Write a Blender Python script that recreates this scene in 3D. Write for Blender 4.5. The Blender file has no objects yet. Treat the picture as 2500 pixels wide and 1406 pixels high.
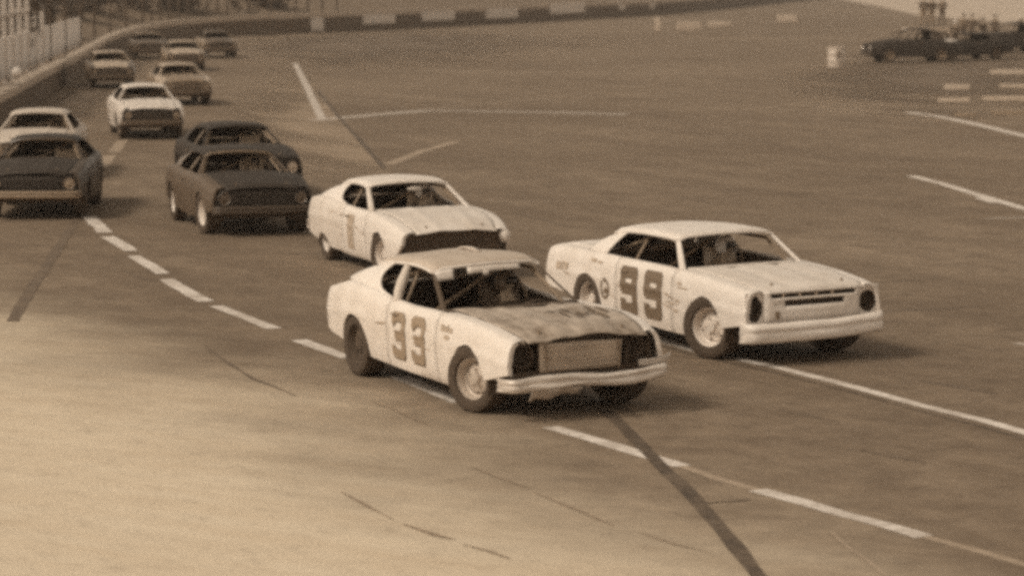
import bpy, bmesh, math, random
from mathutils import Vector, Matrix, noise as mnoise

random.seed(7)
S = bpy.context.scene
R = math.radians
COL = S.collection

# ------------------------------------------------------------------ camera
CAM_H, FPX, PITCH = 4.55, 7100.0, math.atan(778 / 7100)
cd = bpy.data.cameras.new("camera")
cd.sensor_width = 36.0
cd.lens = 36.0 * FPX / 2500.0
cd.clip_end = 3000
cd.dof.use_dof = True
cd.dof.focus_distance = 33.0
cd.dof.aperture_fstop = 1.7
cam = bpy.data.objects.new("camera", cd)
cam.location = (0, 0, CAM_H)
cam.rotation_euler = (math.pi / 2 - PITCH, 0, 0)
COL.objects.link(cam)
S.camera = cam

# ------------------------------------------------------------------ light
SUN_EL, SUN_AZ = R(46), math.atan2(-0.50, -0.84)          # azimuth of the sun in the xy plane
world = bpy.data.worlds.new("World")
S.world = world
world.use_nodes = True
wn = world.node_tree
wn.nodes.clear()
w_out = wn.nodes.new("ShaderNodeOutputWorld")
w_bg = wn.nodes.new("ShaderNodeBackground")
w_sky = wn.nodes.new("ShaderNodeTexSky")
w_sky.sky_type = 'NISHITA'
w_sky.sun_disc = False
w_sky.sun_elevation = SUN_EL
w_sky.sun_rotation = math.pi / 2 - SUN_AZ
w_bw = wn.nodes.new("ShaderNodeRGBToBW")
w_mul = wn.nodes.new("ShaderNodeVectorMath")
w_mul.operation = 'MULTIPLY'
w_mul.inputs[1].default_value = (1.15, 1.0, 0.82)          # sepia sky of a monochrome picture
wn.links.new(w_sky.outputs[0], w_bw.inputs[0])
wn.links.new(w_bw.outputs[0], w_mul.inputs[0])
wn.links.new(w_mul.outputs[0], w_bg.inputs[0])
w_bg.inputs[1].default_value = 0.135
wn.links.new(w_bg.outputs[0], w_out.inputs[0])

sl = bpy.data.lights.new("sun", 'SUN')
sl.energy = 1.5
sl.angle = R(12.0)
sl.color = (1.0, 0.905, 0.765)
sun = bpy.data.objects.new("sun", sl)
sd = Vector((math.cos(SUN_AZ) * math.cos(SUN_EL), math.sin(SUN_AZ) * math.cos(SUN_EL), math.sin(SUN_EL)))
sun.rotation_euler = sd.to_track_quat('Z', 'Y').to_euler()
sun.location = sd * 100
COL.objects.link(sun)

S.view_settings.view_transform = 'Standard'
S.view_settings.look = 'None'
S.view_settings.exposure = 0.19
S.view_settings.gamma = 1.0
S.view_settings.use_curve_mapping = False
S.render.engine = 'CYCLES'
S.cycles.use_denoising = False
S.cycles.use_adaptive_sampling = True
S.cycles.adaptive_threshold = 0.04
S.cycles.adaptive_min_samples = 24
S.cycles.pixel_filter_type = 'BLACKMAN_HARRIS'
S.cycles.filter_width = 3.7
S.cycles.max_bounces = 6


# ------------------------------------------------------------------ placing
def G(px, py, z=0.0):
    """where the line of sight through a point of the 2500 x 1406 photograph meets the height z"""
    c, s = math.cos(PITCH), math.sin(PITCH)
    x, y = (px - 1250) / FPX, -(py - 703) / FPX
    d = Vector((x, c + y * s, -s + y * c))
    t = (z - CAM_H) / d.z
    return Vector((0, 0, CAM_H)) + d * t


# ------------------------------------------------------------------ materials
def sep(L):
    """linear colour of luminance L on the brown scale of the print"""
    pts = [(0.0, 1.50, .64), (.06, 1.46, .66), (.15, 1.40, .66), (.3, 1.33, .70), (.6, 1.13, .88), (1.0, 1.08, .93)]
    for (a, r0, b0), (c, r1, b1) in zip(pts, pts[1:]):
        if L <= c:
            k = (L - a) / (c - a)
            r, b = r0 + (r1 - r0) * k, b0 + (b1 - b0) * k
            break
    else:
        r, b = pts[-1][1:]
    n = .2126 * r + .7152 + .0722 * b
    return (min(1, r * L / n), L / n, b * L / n, 1)


class NT:
    def __init__(self, name):
        self.m = bpy.data.materials.new(name)
        self.m.use_nodes = True
        self.t = self.m.node_tree
        self.t.nodes.clear()
        self.out = self.t.nodes.new("ShaderNodeOutputMaterial")
        self.b = self.t.nodes.new("ShaderNodeBsdfPrincipled")
        self.t.links.new(self.b.outputs[0], self.out.inputs[0])

    def n(self, typ, **kw):
        x = self.t.nodes.new("ShaderNode" + typ)
        for k, v in kw.items():
            setattr(x, k, v)
        return x

    def l(self, a, b):
        self.t.links.new(a, b)

    def coord(self, rot=0.0, scale=(1, 1, 1), kind="Object"):
        tc = self.n("TexCoord")
        mp = self.n("Mapping")
        mp.inputs["Rotation"].default_value = (0, 0, rot)
        mp.inputs["Scale"].default_value = scale
        # rotate first, then stretch along the rotated axes
        mp.vector_type = 'TEXTURE'
        mp.inputs["Scale"].default_value = tuple(1.0 / s for s in scale)
        self.l(tc.outputs[kind], mp.inputs[0])
        return mp.outputs[0]

    def noise(self, vec, scale, detail=4, rough=.55, lo=.35, hi=.65):
        nz = self.n("TexNoise")
        nz.inputs["Scale"].default_value = scale
        nz.inputs["Detail"].default_value = detail
        nz.inputs["Roughness"].default_value = rough
        self.l(vec, nz.inputs["Vector"])
        mr = self.n("MapRange")
        mr.inputs["From Min"].default_value = lo
        mr.inputs["From Max"].default_value = hi
        self.l(nz.outputs["Fac"], mr.inputs[0])
        return mr.outputs[0]

    def mix(self, a, b, fac):
        x = self.n("Mix", data_type='RGBA')
        for sock, v in ((x.inputs[6], a), (x.inputs[7], b)):
            if isinstance(v, tuple):
                sock.default_value = v
            else:
                self.l(v, sock)
        if isinstance(fac, (int, float)):
            x.inputs[0].default_value = fac
        else:
            self.l(fac, x.inputs[0])
        return x.outputs[2]

    def math(self, op, a, b=0.0):
        x = self.n("Math", operation=op)
        for sock, v in ((x.inputs[0], a), (x.inputs[1], b)):
            if isinstance(v, (int, float)):
                sock.default_value = v
            else:
                self.l(v, sock)
        return x.outputs[0]

    def bump(self, h, strength=.2, dist=.02):
        x = self.n("Bump")
        x.inputs["Strength"].default_value = strength
        x.inputs["Distance"].default_value = dist
        self.l(h, x.inputs["Height"])
        self.l(x.outputs[0], self.b.inputs["Normal"])


def paint(name, L, dirt=.35, rough=.42, metal=0.0, Ld=None, scale=2.2, bump=.22, streak=None):
    t = NT(name)
    v = t.coord()
    a, d = sep(L), sep(L * .55 if Ld is None else Ld)
    n1 = t.noise(v, scale, 8, .70, .40, .74)
    n2 = t.noise(v, scale * 9, 3, .6, .45, .75)
    if streak:
        n2 = t.noise(t.coord(0, streak), 3.0, 5, .65, .40, .68)
    f = t.math('MULTIPLY', t.math('ADD', t.math('MULTIPLY', n1, .7), t.math('MULTIPLY', n2, .3)), dirt)
    t.l(t.mix(a, d, f), t.b.inputs["Base Color"])
    t.b.inputs["Roughness"].default_value = rough
    t.b.inputs["Metallic"].default_value = metal
    t.bump(t.noise(v, 1.6, 3, .5, .2, .8), bump, .06)
    return t.m


def plain(name, L, rough=.7, metal=0.0, var=.25, scale=12):
    t = NT(name)
    v = t.coord()
    f = t.math('MULTIPLY', t.noise(v, scale, 4, .6), var)
    t.l(t.mix(sep(L), sep(L * .6), f), t.b.inputs["Base Color"])
    t.b.inputs["Roughness"].default_value = rough
    t.b.inputs["Metallic"].default_value = metal
    return t.m


HEAD = R(27)                              # the direction of travel past the camera, from the line of sight
TRACK_ROT = math.atan2(-math.cos(HEAD), math.sin(HEAD))


def asphalt_material():
    t = NT("asphalt")
    # the racing surface: broad tonal patches, streaks worn along the direction of travel, fine grit
    along = t.coord(TRACK_ROT, (.10, 1.0, 1.0))
    along2 = t.coord(TRACK_ROT + .5, (.22, 1.0, 1.0))
    obj = t.coord()
    broad = t.noise(obj, .06, 4, .55, .36, .66)
    streak = t.noise(along, .9, 5, .6, .36, .68)
    streak2 = t.noise(along2, 2.2, 5, .65, .38, .72)
    blot = t.noise(obj, .7, 5, .62, .40, .72)
    mott = t.noise(obj, 2.2, 9, .80, .44, .62)
    mott2 = t.noise(t.coord(TRACK_ROT, (.35, 1, 1)), 6.0, 7, .85, .44, .62)
    grit = t.noise(obj, 34, 3, .8, .3, .7)
    c = t.mix(sep(.165), sep(.315), broad)
    c = t.mix(c, sep(.06), t.math('MULTIPLY', mott, .62))
    c = t.mix(c, sep(.42), t.math('MULTIPLY', mott2, .36))
    c = t.mix(c, sep(.095), t.math('MULTIPLY', streak, .62))
    c = t.mix(c, sep(.29), t.math('MULTIPLY', streak2, .36))
    c = t.mix(c, sep(.085), t.math('MULTIPLY', blot, .42))
    # pale outside lane with glare painted into its colour, from its far edge on
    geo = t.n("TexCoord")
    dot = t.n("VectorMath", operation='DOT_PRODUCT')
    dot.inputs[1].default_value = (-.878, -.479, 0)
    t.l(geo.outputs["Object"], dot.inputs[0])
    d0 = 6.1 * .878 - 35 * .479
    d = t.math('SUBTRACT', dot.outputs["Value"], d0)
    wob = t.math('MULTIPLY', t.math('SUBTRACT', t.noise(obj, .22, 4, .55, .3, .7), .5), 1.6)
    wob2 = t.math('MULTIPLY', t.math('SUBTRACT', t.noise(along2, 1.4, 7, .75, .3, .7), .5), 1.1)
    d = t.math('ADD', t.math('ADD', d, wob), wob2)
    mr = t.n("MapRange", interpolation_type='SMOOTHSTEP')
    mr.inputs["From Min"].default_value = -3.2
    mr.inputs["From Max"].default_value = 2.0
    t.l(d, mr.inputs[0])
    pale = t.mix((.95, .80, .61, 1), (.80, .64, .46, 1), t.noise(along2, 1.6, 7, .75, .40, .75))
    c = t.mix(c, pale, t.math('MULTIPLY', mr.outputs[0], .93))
    # grit last
    c = t.mix(c, sep(.12), t.math('MULTIPLY', t.math('MULTIPLY', mott, mott2), .35))
    c = t.mix(c, sep(.07), t.math('MULTIPLY', grit, .42))
    t.l(c, t.b.inputs["Base Color"])
    t.b.inputs["Roughness"].default_value = .88
    t.b.inputs["Specular IOR Level"].default_value = .25
    t.bump(t.math('ADD', grit, t.math('MULTIPLY', blot, 2.0)), .25, .01)
    return t.m


M = {}
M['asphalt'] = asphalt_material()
M['patch'] = paint("patched_asphalt", .24, .6, .9, Ld=.15, scale=.35, bump=.05)
M['darkpatch'] = paint("dark_asphalt", .10, .5, .85, Ld=.16, scale=.4, bump=.05)
M['dirt'] = paint("pale_dirt", .46, .6, .95, Ld=.27, scale=.12, bump=.2)


def worn_line(name, L, wear):
    t = NT(name)
    v = t.coord()
    f = t.math('MULTIPLY', t.noise(v, 7, 6, .7, .42, .70), wear)
    f2 = t.math('MULTIPLY', t.noise(v, 1.3, 4, .6, .40, .70), wear * .8)
    c = t.mix(sep(L), sep(.16), f)
    t.l(t.mix(c, sep(.19), f2), t.b.inputs["Base Color"])
    t.b.inputs["Roughness"].default_value = .8
    return t.m


M['line'] = worn_line("line_paint", .76, .62)
M['line_old'] = worn_line("worn_line_paint", .60, .55)
M['line_faint'] = worn_line("faded_line_paint", .36, .6)
M['tar_shade'] = worn_line("tar_shade", .045, .6)
M['skid_shade'] = worn_line("skid_and_shadow_dark", .085, .7)
M['crackfill'] = worn_line("crack_dirt", .30, .9)
M['white'] = paint("white_paint", .76, .50, .42, Ld=.36)
M['white2'] = paint("cream_paint", .72, .6, .45, Ld=.33, streak=(.35, 4, 2))
M['white_dirty'] = paint("weathered_white_paint", .56, .85, .5, Ld=.26, scale=1.6, streak=(.35, 4, 2))
M['roof_dirty'] = paint("dusty_roof_paint", .50, .7, .5, Ld=.28, scale=2.0, streak=(.5, 3, 2))
M['grey_panel'] = paint("grey_sheet_metal", .46, .5, .5, Ld=.30, scale=3, streak=(2, .4, 4))
M['bare'] = paint("battered_bumper_metal", .66, .6, .42, .15, Ld=.24, scale=4)
M['hood33'] = paint("scuffed_hood_paint", .50, 1.25, .5, Ld=.12, scale=2.0, streak=(.3, 3.5, 2))
M['tan'] = paint("faded_tan_paint", .42, .5, .45, Ld=.26)
M['duller'] = paint("dull_dark_paint", .095, .5, .5, Ld=.055)
M['cream'] = paint("dull_cream_paint", .54, .5, .45, Ld=.34)
M['mid'] = paint("dull_brown_paint", .22, .5, .4, Ld=.13)
M['dark'] = paint("dark_paint", .10, .5, .36, Ld=.07)
M['darker'] = paint("black_paint", .055, .5, .5, Ld=.035)
M['chrome'] = plain("chrome", .75, .22, .85, .3)
M['tyre'] = plain("tyre_rubber", .062, .85, 0, .5, 9)
M['tread'] = plain("tyre_tread", .055, .9, 0, .5, 14)
M['rim_w'] = paint("white_wheel_paint", .70, .55, .45, Ld=.35, scale=6)
M['rim_d'] = paint("dull_wheel_paint", .25, .5, .45, Ld=.13, scale=6)
M['inner'] = plain("interior_black", .085, .8, 0, .4, 6)
M['under'] = plain("underbody", .07, .85, 0, .4, 6)
M['cage'] = plain("roll_cage_paint", .20, .5, 0, .3, 6)
M['pad'] = plain("pale_padding", .62, .8, 0, .3, 10)
M['seat'] = plain("seat_vinyl", .30, .6, 0, .3, 8)
M['numdark'] = paint("brown_number_paint", .145, .35, .5, Ld=.10, scale=5)
M['numpale'] = paint("pale_number_paint", .40, .3, .5, Ld=.30, scale=5)
M['scuff'] = paint("scuff", .40, .7, .6, Ld=.22, scale=9)
M['black'] = paint("sooty_paint", .026, .4, .62, Ld=.016)
M['silver'] = paint("silver_wheel_paint", .55, .7, .4, .2, Ld=.16, scale=7)
M['numtan'] = paint("tan_number_paint", .27, .35, .5, Ld=.19, scale=5)
M['lampglass'] = plain("headlamp_glass", .72, .12, .2, .2)
M['cloth_d'] = plain("dark_cloth", .085, .9, 0, .4, 14)
M['cloth_m'] = plain("mid_cloth", .22, .9, 0, .4, 14)
M['cloth_w'] = plain("pale_cloth", .62, .9, 0, .3, 14)
M['skin'] = plain("skin", .34, .6, 0, .2, 14)
M['hair'] = plain("hair", .04, .7, 0, .3, 20)
M['helmet'] = plain("white_helmet_shell", .78, .25, 0, .15, 6)
M['visor'] = plain("dark_visor", .03, .2, 0, .1, 6)
M['bank'] = paint("bank_earth", .15, .6, .95, Ld=.09, scale=.15, bump=.2)
M['wall'] = paint("dark_wall_concrete", .105, .6, .9, Ld=.07, scale=.5, streak=(.5, 1, 3))
M['wallcap'] = paint("pale_wall_top", .46, .5, .9, Ld=.2, scale=.7)
M['wallpaint'] = paint("pale_wall_paint", .68, .6, .85, Ld=.42, scale=1.2)
M['post'] = paint("pale_fence_post", .72, .5, .8, Ld=.2, scale=1.5)
M['board'] = paint("pale_fence_board", .85, .4, .8, Ld=.6, scale=1.0)
M['wire'] = plain("fence_wire", .22, .6, .2, .3)
M['leaf'] = paint("foliage", .075, .8, .8, Ld=.04, scale=1.5)
M['leaf2'] = paint("paler_foliage", .115, .8, .8, Ld=.06, scale=1.5)
M['bark'] = plain("bark", .08, .9)
M['block'] = paint("pale_painted_block", .46, .6, .8, Ld=.26, scale=3)
M['sky'] = None


# ------------------------------------------------------------------ mesh helpers
def link(o, parent=None):
    COL.objects.link(o)
    if parent is not None:
        o.parent = parent
    return o


def tag(o, label=None, cat=None, group=None, kind=None):
    for k, v in (("label", label), ("category", cat), ("group", group), ("kind", kind)):
        if v:
            o[k] = v
    return o


def empty(name, loc=(0, 0, 0), rz=0.0, label=None, cat=None, group=None):
    o = bpy.data.objects.new(name, None)
    o.location = loc
    o.rotation_euler = (0, 0, rz)
    o.empty_display_size = .2
    link(o)
    return tag(o, label, cat, group)


class MB:
    def __init__(self):
        self.v, self.f, self.mi = [], [], []
        self.cur = 0

    def add(self, vs, fs):
        k = len(self.v)
        self.v += [tuple(p) for p in vs]
        self.f += [tuple(i + k for i in q) for q in fs]
        self.mi += [self.cur] * len(fs)
        return self

    def box(self, c, s, rot=None):
        hx, hy, hz = s[0] / 2, s[1] / 2, s[2] / 2
        p = [Vector((x, y, z)) for x in (-hx, hx) for y in (-hy, hy) for z in (-hz, hz)]
        if rot is not None:
            m = Matrix.Rotation(rot[0], 3, 'X') if isinstance(rot, tuple) and len(rot) == 1 else rot
            p = [m @ q for q in p]
        p = [q + Vector(c) for q in p]
        return self.add(p, [(0, 1, 3, 2), (4, 6, 7, 5), (0, 4, 5, 1), (2, 3, 7, 6), (0, 2, 6, 4), (1, 5, 7, 3)])

    def tube(self, pts, r, n=8, cap=True):
        pts = [Vector(p) for p in pts]
        rs = r if isinstance(r, (list, tuple)) else [r] * len(pts)
        rings = []
        up = None
        for i, p in enumerate(pts):
            d = (pts[min(i + 1, len(pts) - 1)] - pts[max(i - 1, 0)]).normalized()
            if up is None:
                up = Vector((0, 0, 1)) if abs(d.z) < .9 else Vector((1, 0, 0))
            a = d.cross(up).normalized()
            b = a.cross(d).normalized()
            up = b
            rings.append([p + (a * math.cos(2 * math.pi * k / n) + b * math.sin(2 * math.pi * k / n)) * rs[i] for k in range(n)])
        vs = [q for g in rings for q in g]
        fs = [(i * n + k, i * n + (k + 1) % n, (i + 1) * n + (k + 1) % n, (i + 1) * n + k) for i in range(len(pts) - 1) for k in range(n)]
        if cap:
            fs.append(tuple(range(n))[::-1])
            fs.append(tuple((len(pts) - 1) * n + k for k in range(n)))
        return self.add(vs, fs)

    def grid(self, fn, nu, nv, closeu=False):
        vs = [fn(i / nu, j / nv) for i in range(nu + 1) for j in range(nv + 1)]
        w = nv + 1
        fs = [(i * w + j, (i + 1) * w + j, (i + 1) * w + j + 1, i * w + j + 1) for i in range(nu) for j in range(nv)]
        return self.add(vs, fs)

    def lathe_y(self, prof, n=32):
        """prof: (y, radius) pairs turned round the y axis"""
        vs = [(r * math.cos(2 * math.pi * k / n), y, r * math.sin(2 * math.pi * k / n)) for y, r in prof for k in range(n)]
        fs = [(i * n + k, (i + 1) * n + k, (i + 1) * n + (k + 1) % n, i * n + (k + 1) % n) for i in range(len(prof) - 1) for k in range(n)]
        return self.add(vs, fs)

    def ball(self, c, r, nu=10, nv=14):
        rx, ry, rz = r if isinstance(r, tuple) else (r, r, r)
        return self.grid(lambda u, v: (c[0] + rx * math.sin(math.pi * u) * math.cos(2 * math.pi * v), c[1] + ry * math.sin(math.pi * u) * math.sin(2 * math.pi * v), c[2] + rz * math.cos(math.pi * u)), nu, nv)

    def mesh(self, name, mats, sharp=38, weld=True):
        me = bpy.data.meshes.new(name)
        me.from_pydata(self.v, [], self.f)
        for m in (mats if isinstance(mats, (list, tuple)) else [mats]):
            me.materials.append(m)
        me.polygons.foreach_set("material_index", self.mi)
        if weld:
            bm = bmesh.new()
            bm.from_mesh(me)
            bmesh.ops.remove_doubles(bm, verts=bm.verts, dist=1e-4)
            bmesh.ops.recalc_face_normals(bm, faces=bm.faces)
            bm.to_mesh(me)
            bm.free()
        me.shade_smooth()
        me.set_sharp_from_angle(angle=R(sharp))
        return me

    def obj(self, name, mats, parent=None, solid=0.0, off=-1, bevel=0.0, sharp=38, weld=True):
        o = bpy.data.objects.new(name, self.mesh(name, mats, sharp, weld))
        if solid:
            s = o.modifiers.new("thickness", 'SOLIDIFY')
            s.thickness, s.offset = solid, off
        if bevel:
            b = o.modifiers.new("bevel", 'BEVEL')
            b.width, b.segments, b.limit_method = bevel, 2, 'ANGLE'
        return link(o, parent)


def curve(pts):
    """smooth interpolation through (x, value) pairs"""
    xs, ys = [p[0] for p in pts], [p[1] for p in pts]
    n = len(xs)
    sl_ = [(ys[i + 1] - ys[i]) / (xs[i + 1] - xs[i]) for i in range(n - 1)]
    m = [sl_[0]] + [0 if sl_[i - 1] * sl_[i] <= 0 else 2 * sl_[i - 1] * sl_[i] / (sl_[i - 1] + sl_[i]) for i in range(1, n - 1)] + [sl_[-1]]

    def f(x):
        if x <= xs[0]:
            return ys[0]
        if x >= xs[-1]:
            return ys[-1]
        for i in range(n - 1):
            if x <= xs[i + 1]:
                h = xs[i + 1] - xs[i]
                t = (x - xs[i]) / h
                return (ys[i] * (2 * t ** 3 - 3 * t * t + 1) + m[i] * h * (t ** 3 - 2 * t * t + t)
                        + ys[i + 1] * (3 * t * t - 2 * t ** 3) + m[i + 1] * h * (t ** 3 - t * t))
    return f


def along(pts):
    """point at t in 0..1 on a polyline of (x, z)"""
    n = len(pts) - 1
    cx, cz = curve([(i / n, p[0]) for i, p in enumerate(pts)]), curve([(i / n, p[1]) for i, p in enumerate(pts)])
    return lambda t: (cx(t), cz(t))


def lerp(a, b, t):
    return a + (b - a) * t


# ------------------------------------------------------------------ the ground and its markings
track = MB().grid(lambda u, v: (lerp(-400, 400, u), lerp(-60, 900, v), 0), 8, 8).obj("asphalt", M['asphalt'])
tag(track, kind='structure')


def strip(name, pix, width, mat, z=.004, taper=False, jit=.06, pts_world=None):
    """a painted or tarred strip lying on the asphalt, through points seen at pix"""
    P = pts_world or [G(*p) for p in pix]
    # refine
    Q = [P[0]]
    for a, b in zip(P, P[1:]):
        k = max(2, int((b - a).length / .5))
        Q += [a.lerp(b, i / k) for i in range(1, k + 1)]
    vs, fs = [], []
    n = len(Q)
    sdx = random.uniform(0, 99)
    for i, p in enumerate(Q):
        d = (Q[min(i + 1, n - 1)] - Q[max(i - 1, 0)]).normalized()
        s = Vector((-d.y, d.x, 0))
        w = width / 2 * (1.3 if 'line' in name or 'dash' in name else 1.0)
        if taper:
            w *= min(1, .25 + 2.2 * min(i, n - 1 - i) / n)
        j = w * jit * 2
        a = mnoise.noise(Vector((i * .9, sdx, 0))) * j
        b = mnoise.noise(Vector((i * .9, sdx, 7))) * j
        vs += [p + s * (w + a) + Vector((0, 0, z)), p - s * (w + b) + Vector((0, 0, z))]
        if i:
            fs.append((2 * i - 2, 2 * i - 1, 2 * i + 1, 2 * i))
    return MB().add(vs, fs).obj(name, mat, track, weld=False)


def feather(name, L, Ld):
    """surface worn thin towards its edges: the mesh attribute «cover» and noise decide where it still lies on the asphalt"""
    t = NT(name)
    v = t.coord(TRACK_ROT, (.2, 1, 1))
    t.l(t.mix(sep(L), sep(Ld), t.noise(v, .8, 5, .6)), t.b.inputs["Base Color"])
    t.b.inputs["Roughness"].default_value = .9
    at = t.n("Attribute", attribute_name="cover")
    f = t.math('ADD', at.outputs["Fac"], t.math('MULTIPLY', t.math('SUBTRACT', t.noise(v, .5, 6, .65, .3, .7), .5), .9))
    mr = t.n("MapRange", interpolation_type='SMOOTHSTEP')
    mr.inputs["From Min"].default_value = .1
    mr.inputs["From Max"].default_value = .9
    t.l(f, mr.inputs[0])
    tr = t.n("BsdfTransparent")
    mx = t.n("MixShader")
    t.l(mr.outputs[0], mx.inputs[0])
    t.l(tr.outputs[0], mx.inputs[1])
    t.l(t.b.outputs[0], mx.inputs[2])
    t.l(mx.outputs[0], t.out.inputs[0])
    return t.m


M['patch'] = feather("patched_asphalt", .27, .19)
M['darkpatch'] = feather("dark_asphalt", .10, .14)  # darker ground tone that thins out at the edges


def patch(name, pix, cover, core, mat, z=.002):
    """worn patch of the surface; cover: how much of it is left at each corner, core: the middle point"""
    P = [G(*p) + Vector((0, 0, z)) for p in pix] + [G(*core) + Vector((0, 0, z))]
    n = len(pix)
    o = MB().add(P, [(i, (i + 1) % n, n) for i in range(n)]).obj(name, mat, track, weld=False)
    at = o.data.attributes.new("cover", 'FLOAT', 'POINT')
    for i, v in enumerate(list(cover) + [1.0]):
        at.data[i].value = v
    return o


for a, b, w in [((215, 528), (258, 568), .2), ((262, 578), (322, 613), .19), ((326, 625), (400, 668), .18), ((404, 682), (500, 736), .17),
                ((528, 747), (668, 802), .15), ((728, 830), (852, 874), .15), ((976, 920), (1126, 982), .16), ((1345, 1042), (1665, 1137), .145), ((1850, 1196), (2258, 1310), .15)]:
    strip("lane_dash", [a, ((a[0] + b[0]) / 2, (a[1] + b[1]) / 2), b], w, M['line'], jit=.22)
for a, b in [((300, 343), (278, 372)), ((270, 380), (246, 412)), ((242, 420), (232, 440))]:
    strip("lane_dash", [a, b], .22, M['line_faint'])
strip("worn_lane_line", [(1665, 1137), (1750, 1168), (1850, 1196)], .09, M['line_faint'], z=.003)
strip("worn_lane_line", [(2258, 1310), (2380, 1342), (2560, 1395)], .09, M['line_faint'], z=.003)
strip("lane_line", [(1500, 795), (1600, 828), (1700, 856), (1900, 897), (2080, 943), (2250, 990), (2400, 1026), (2560, 1072)], .125, M['line'])
strip("tar_and_shade_seam", [(1570, 832), (1700, 868), (1900, 911), (2080, 957), (2250, 1004), (2400, 1042), (2560, 1088)], .06, M['tar_shade'], z=.003)  # shadow line of a groove along the lane line, painted as a dark strip
strip("tar_and_shade_seam", [(1478, 1000), (1530, 1050), (1600, 1125), (1660, 1180), (1735, 1262), (1800, 1340), (1870, 1430)], .14, M['tar_shade'], z=.006, jit=.22)
strip("tar_and_shade_seam", [(775, 222), (830, 290), (880, 345), (938, 412)], .13, M['tar_shade'], z=.006, jit=.15)
strip("tar_and_shade_seam", [(188, 535), (120, 640), (70, 715), (30, 785)], .16, M['skid_shade'], z=.006, jit=.2)
strip("crack", [(1690, 1230), (1760, 1226), (1830, 1220)], .03, M['tar_shade'], z=.007, jit=.4)
strip("crack", [(2030, 1300), (2080, 1345), (2120, 1370), (2180, 1420)], .03, M['line_faint'], z=.007, jit=.4)
strip("crack", [(830, 1200), (900, 1236), (960, 1268)], .04, M['crackfill'], z=.007, taper=True, jit=.9)
strip("crack", [(985, 1280), (1060, 1305), (1110, 1318)], .06, M['crackfill'], z=.007, taper=True, jit=.9)
strip("crack", [(1130, 1330), (1190, 1345), (1245, 1364)], .04, M['crackfill'], z=.007, taper=True, jit=.9)
strip("crack", [(905, 980), (960, 1000), (1050, 1040)], .04, M['crackfill'], z=.007, taper=True, jit=.9)
strip("crack", [(1150, 1140), (1220, 1168), (1290, 1192)], .035, M['crackfill'], z=.007, taper=True, jit=.9)
strip("crack", [(1300, 1200), (1400, 1240), (1500, 1285)], .04, M['crackfill'], z=.007, taper=True, jit=.9)
strip("crack", [(1560, 1300), (1650, 1330), (1740, 1350)], .03, M['crackfill'], z=.007, taper=True, jit=.9)
strip("crack", [(500, 845), (560, 890), (620, 925), (720, 965)], .05, M['skid_shade'], z=.007, taper=True, jit=.9)
# pit lane painting on the far side of the track
strip("pit_line", [(720, 155), (748, 210), (786, 292)], .20, M['line_old'])
strip("pit_line", [(768, 294), (880, 284), (960, 277), (1040, 271), (1200, 273), (1380, 276), (1530, 280)], .42, M['line_old'], z=.005)
strip("pit_line", [(948, 402), (1030, 370), (1115, 346)], .20, M['line_faint'])
strip("pit_line", [(1040, 268), (1200, 252), (1380, 238)], .16, M['line_faint'])
strip("pit_line", [(700, 172), (1000, 174), (1300, 178), (1810, 181)], .30, M['line_faint'])
strip("pit_line", [(1180, 492), (1320, 493), (1480, 491)], .10, M['line_faint'])
for px, w, m in [([(2225, 430), (2300, 449), (2400, 480), (2560, 527)], .19, 'line'), ([(2215, 275), (2290, 285), (2370, 301), (2560, 346)], .26, 'line'),
                 ([(2408, 534), (2560, 529)], .10, 'line_old'), ([(2480, 838), (2560, 850)], .1, 'line_old')]:
    strip("stall_line", px, w, M[m])
strip("stall_line", [(2395, 483), (2432, 495)], .22, M['line'], z=.005)
for px, w in [([(2150, 758), (2250, 756), (2395, 748)], .28), ([(1480, 412), (1540, 420)], .16), ([(2130, 690), (2300, 680)], .12), ([(1600, 285), (1800, 330), (2080, 400)], .10),  # first and third: cast shadow beside the right-hand white car, painted dark
              ([(2040, 600), (2200, 604)], .12), ([(1250, 520), (1420, 560)], .14), ([(1900, 470), (2050, 500)], .10),
              ([(2250, 930), (2430, 960)], .2), ([(1420, 950), (1560, 1020)], .25), ([(1650, 480), (1760, 500)], .12), ([(300, 660), (380, 690)], .09),
              ([(2100, 1100), (2260, 1130)], .12), ([(1900, 1000), (2050, 1030)], .14)]:
    strip("skid_and_shadow_mark", px, w, M['skid_shade'], z=.003, taper=True, jit=.5)
patch("pale_patch", [(560, 260), (640, 180), (735, 150), (790, 245), (870, 335), (940, 412), (840, 430), (700, 430), (620, 340)], (0, 0, 0, .75, .9, .6, 0, 0, 0), (770, 330), M['patch'])
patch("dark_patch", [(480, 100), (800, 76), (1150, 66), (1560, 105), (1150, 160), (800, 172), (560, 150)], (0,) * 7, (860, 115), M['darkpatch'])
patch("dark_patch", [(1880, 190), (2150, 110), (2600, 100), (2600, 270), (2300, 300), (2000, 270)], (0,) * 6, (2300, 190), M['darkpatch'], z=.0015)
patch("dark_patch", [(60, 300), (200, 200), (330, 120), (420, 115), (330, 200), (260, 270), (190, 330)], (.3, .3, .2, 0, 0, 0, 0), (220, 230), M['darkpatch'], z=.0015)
dirt = MB().add([G(*q) + Vector((0, 0, .006)) for q in [(2010, -10), (2090, 6), (2160, 20), (2240, 38), (2330, 46), (2450, 56), (2620, 70), (2620, -30), (2040, -30)]], [tuple(range(9))]).obj("infield_dirt", M['dirt'])
tag(dirt, kind='structure')

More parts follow.
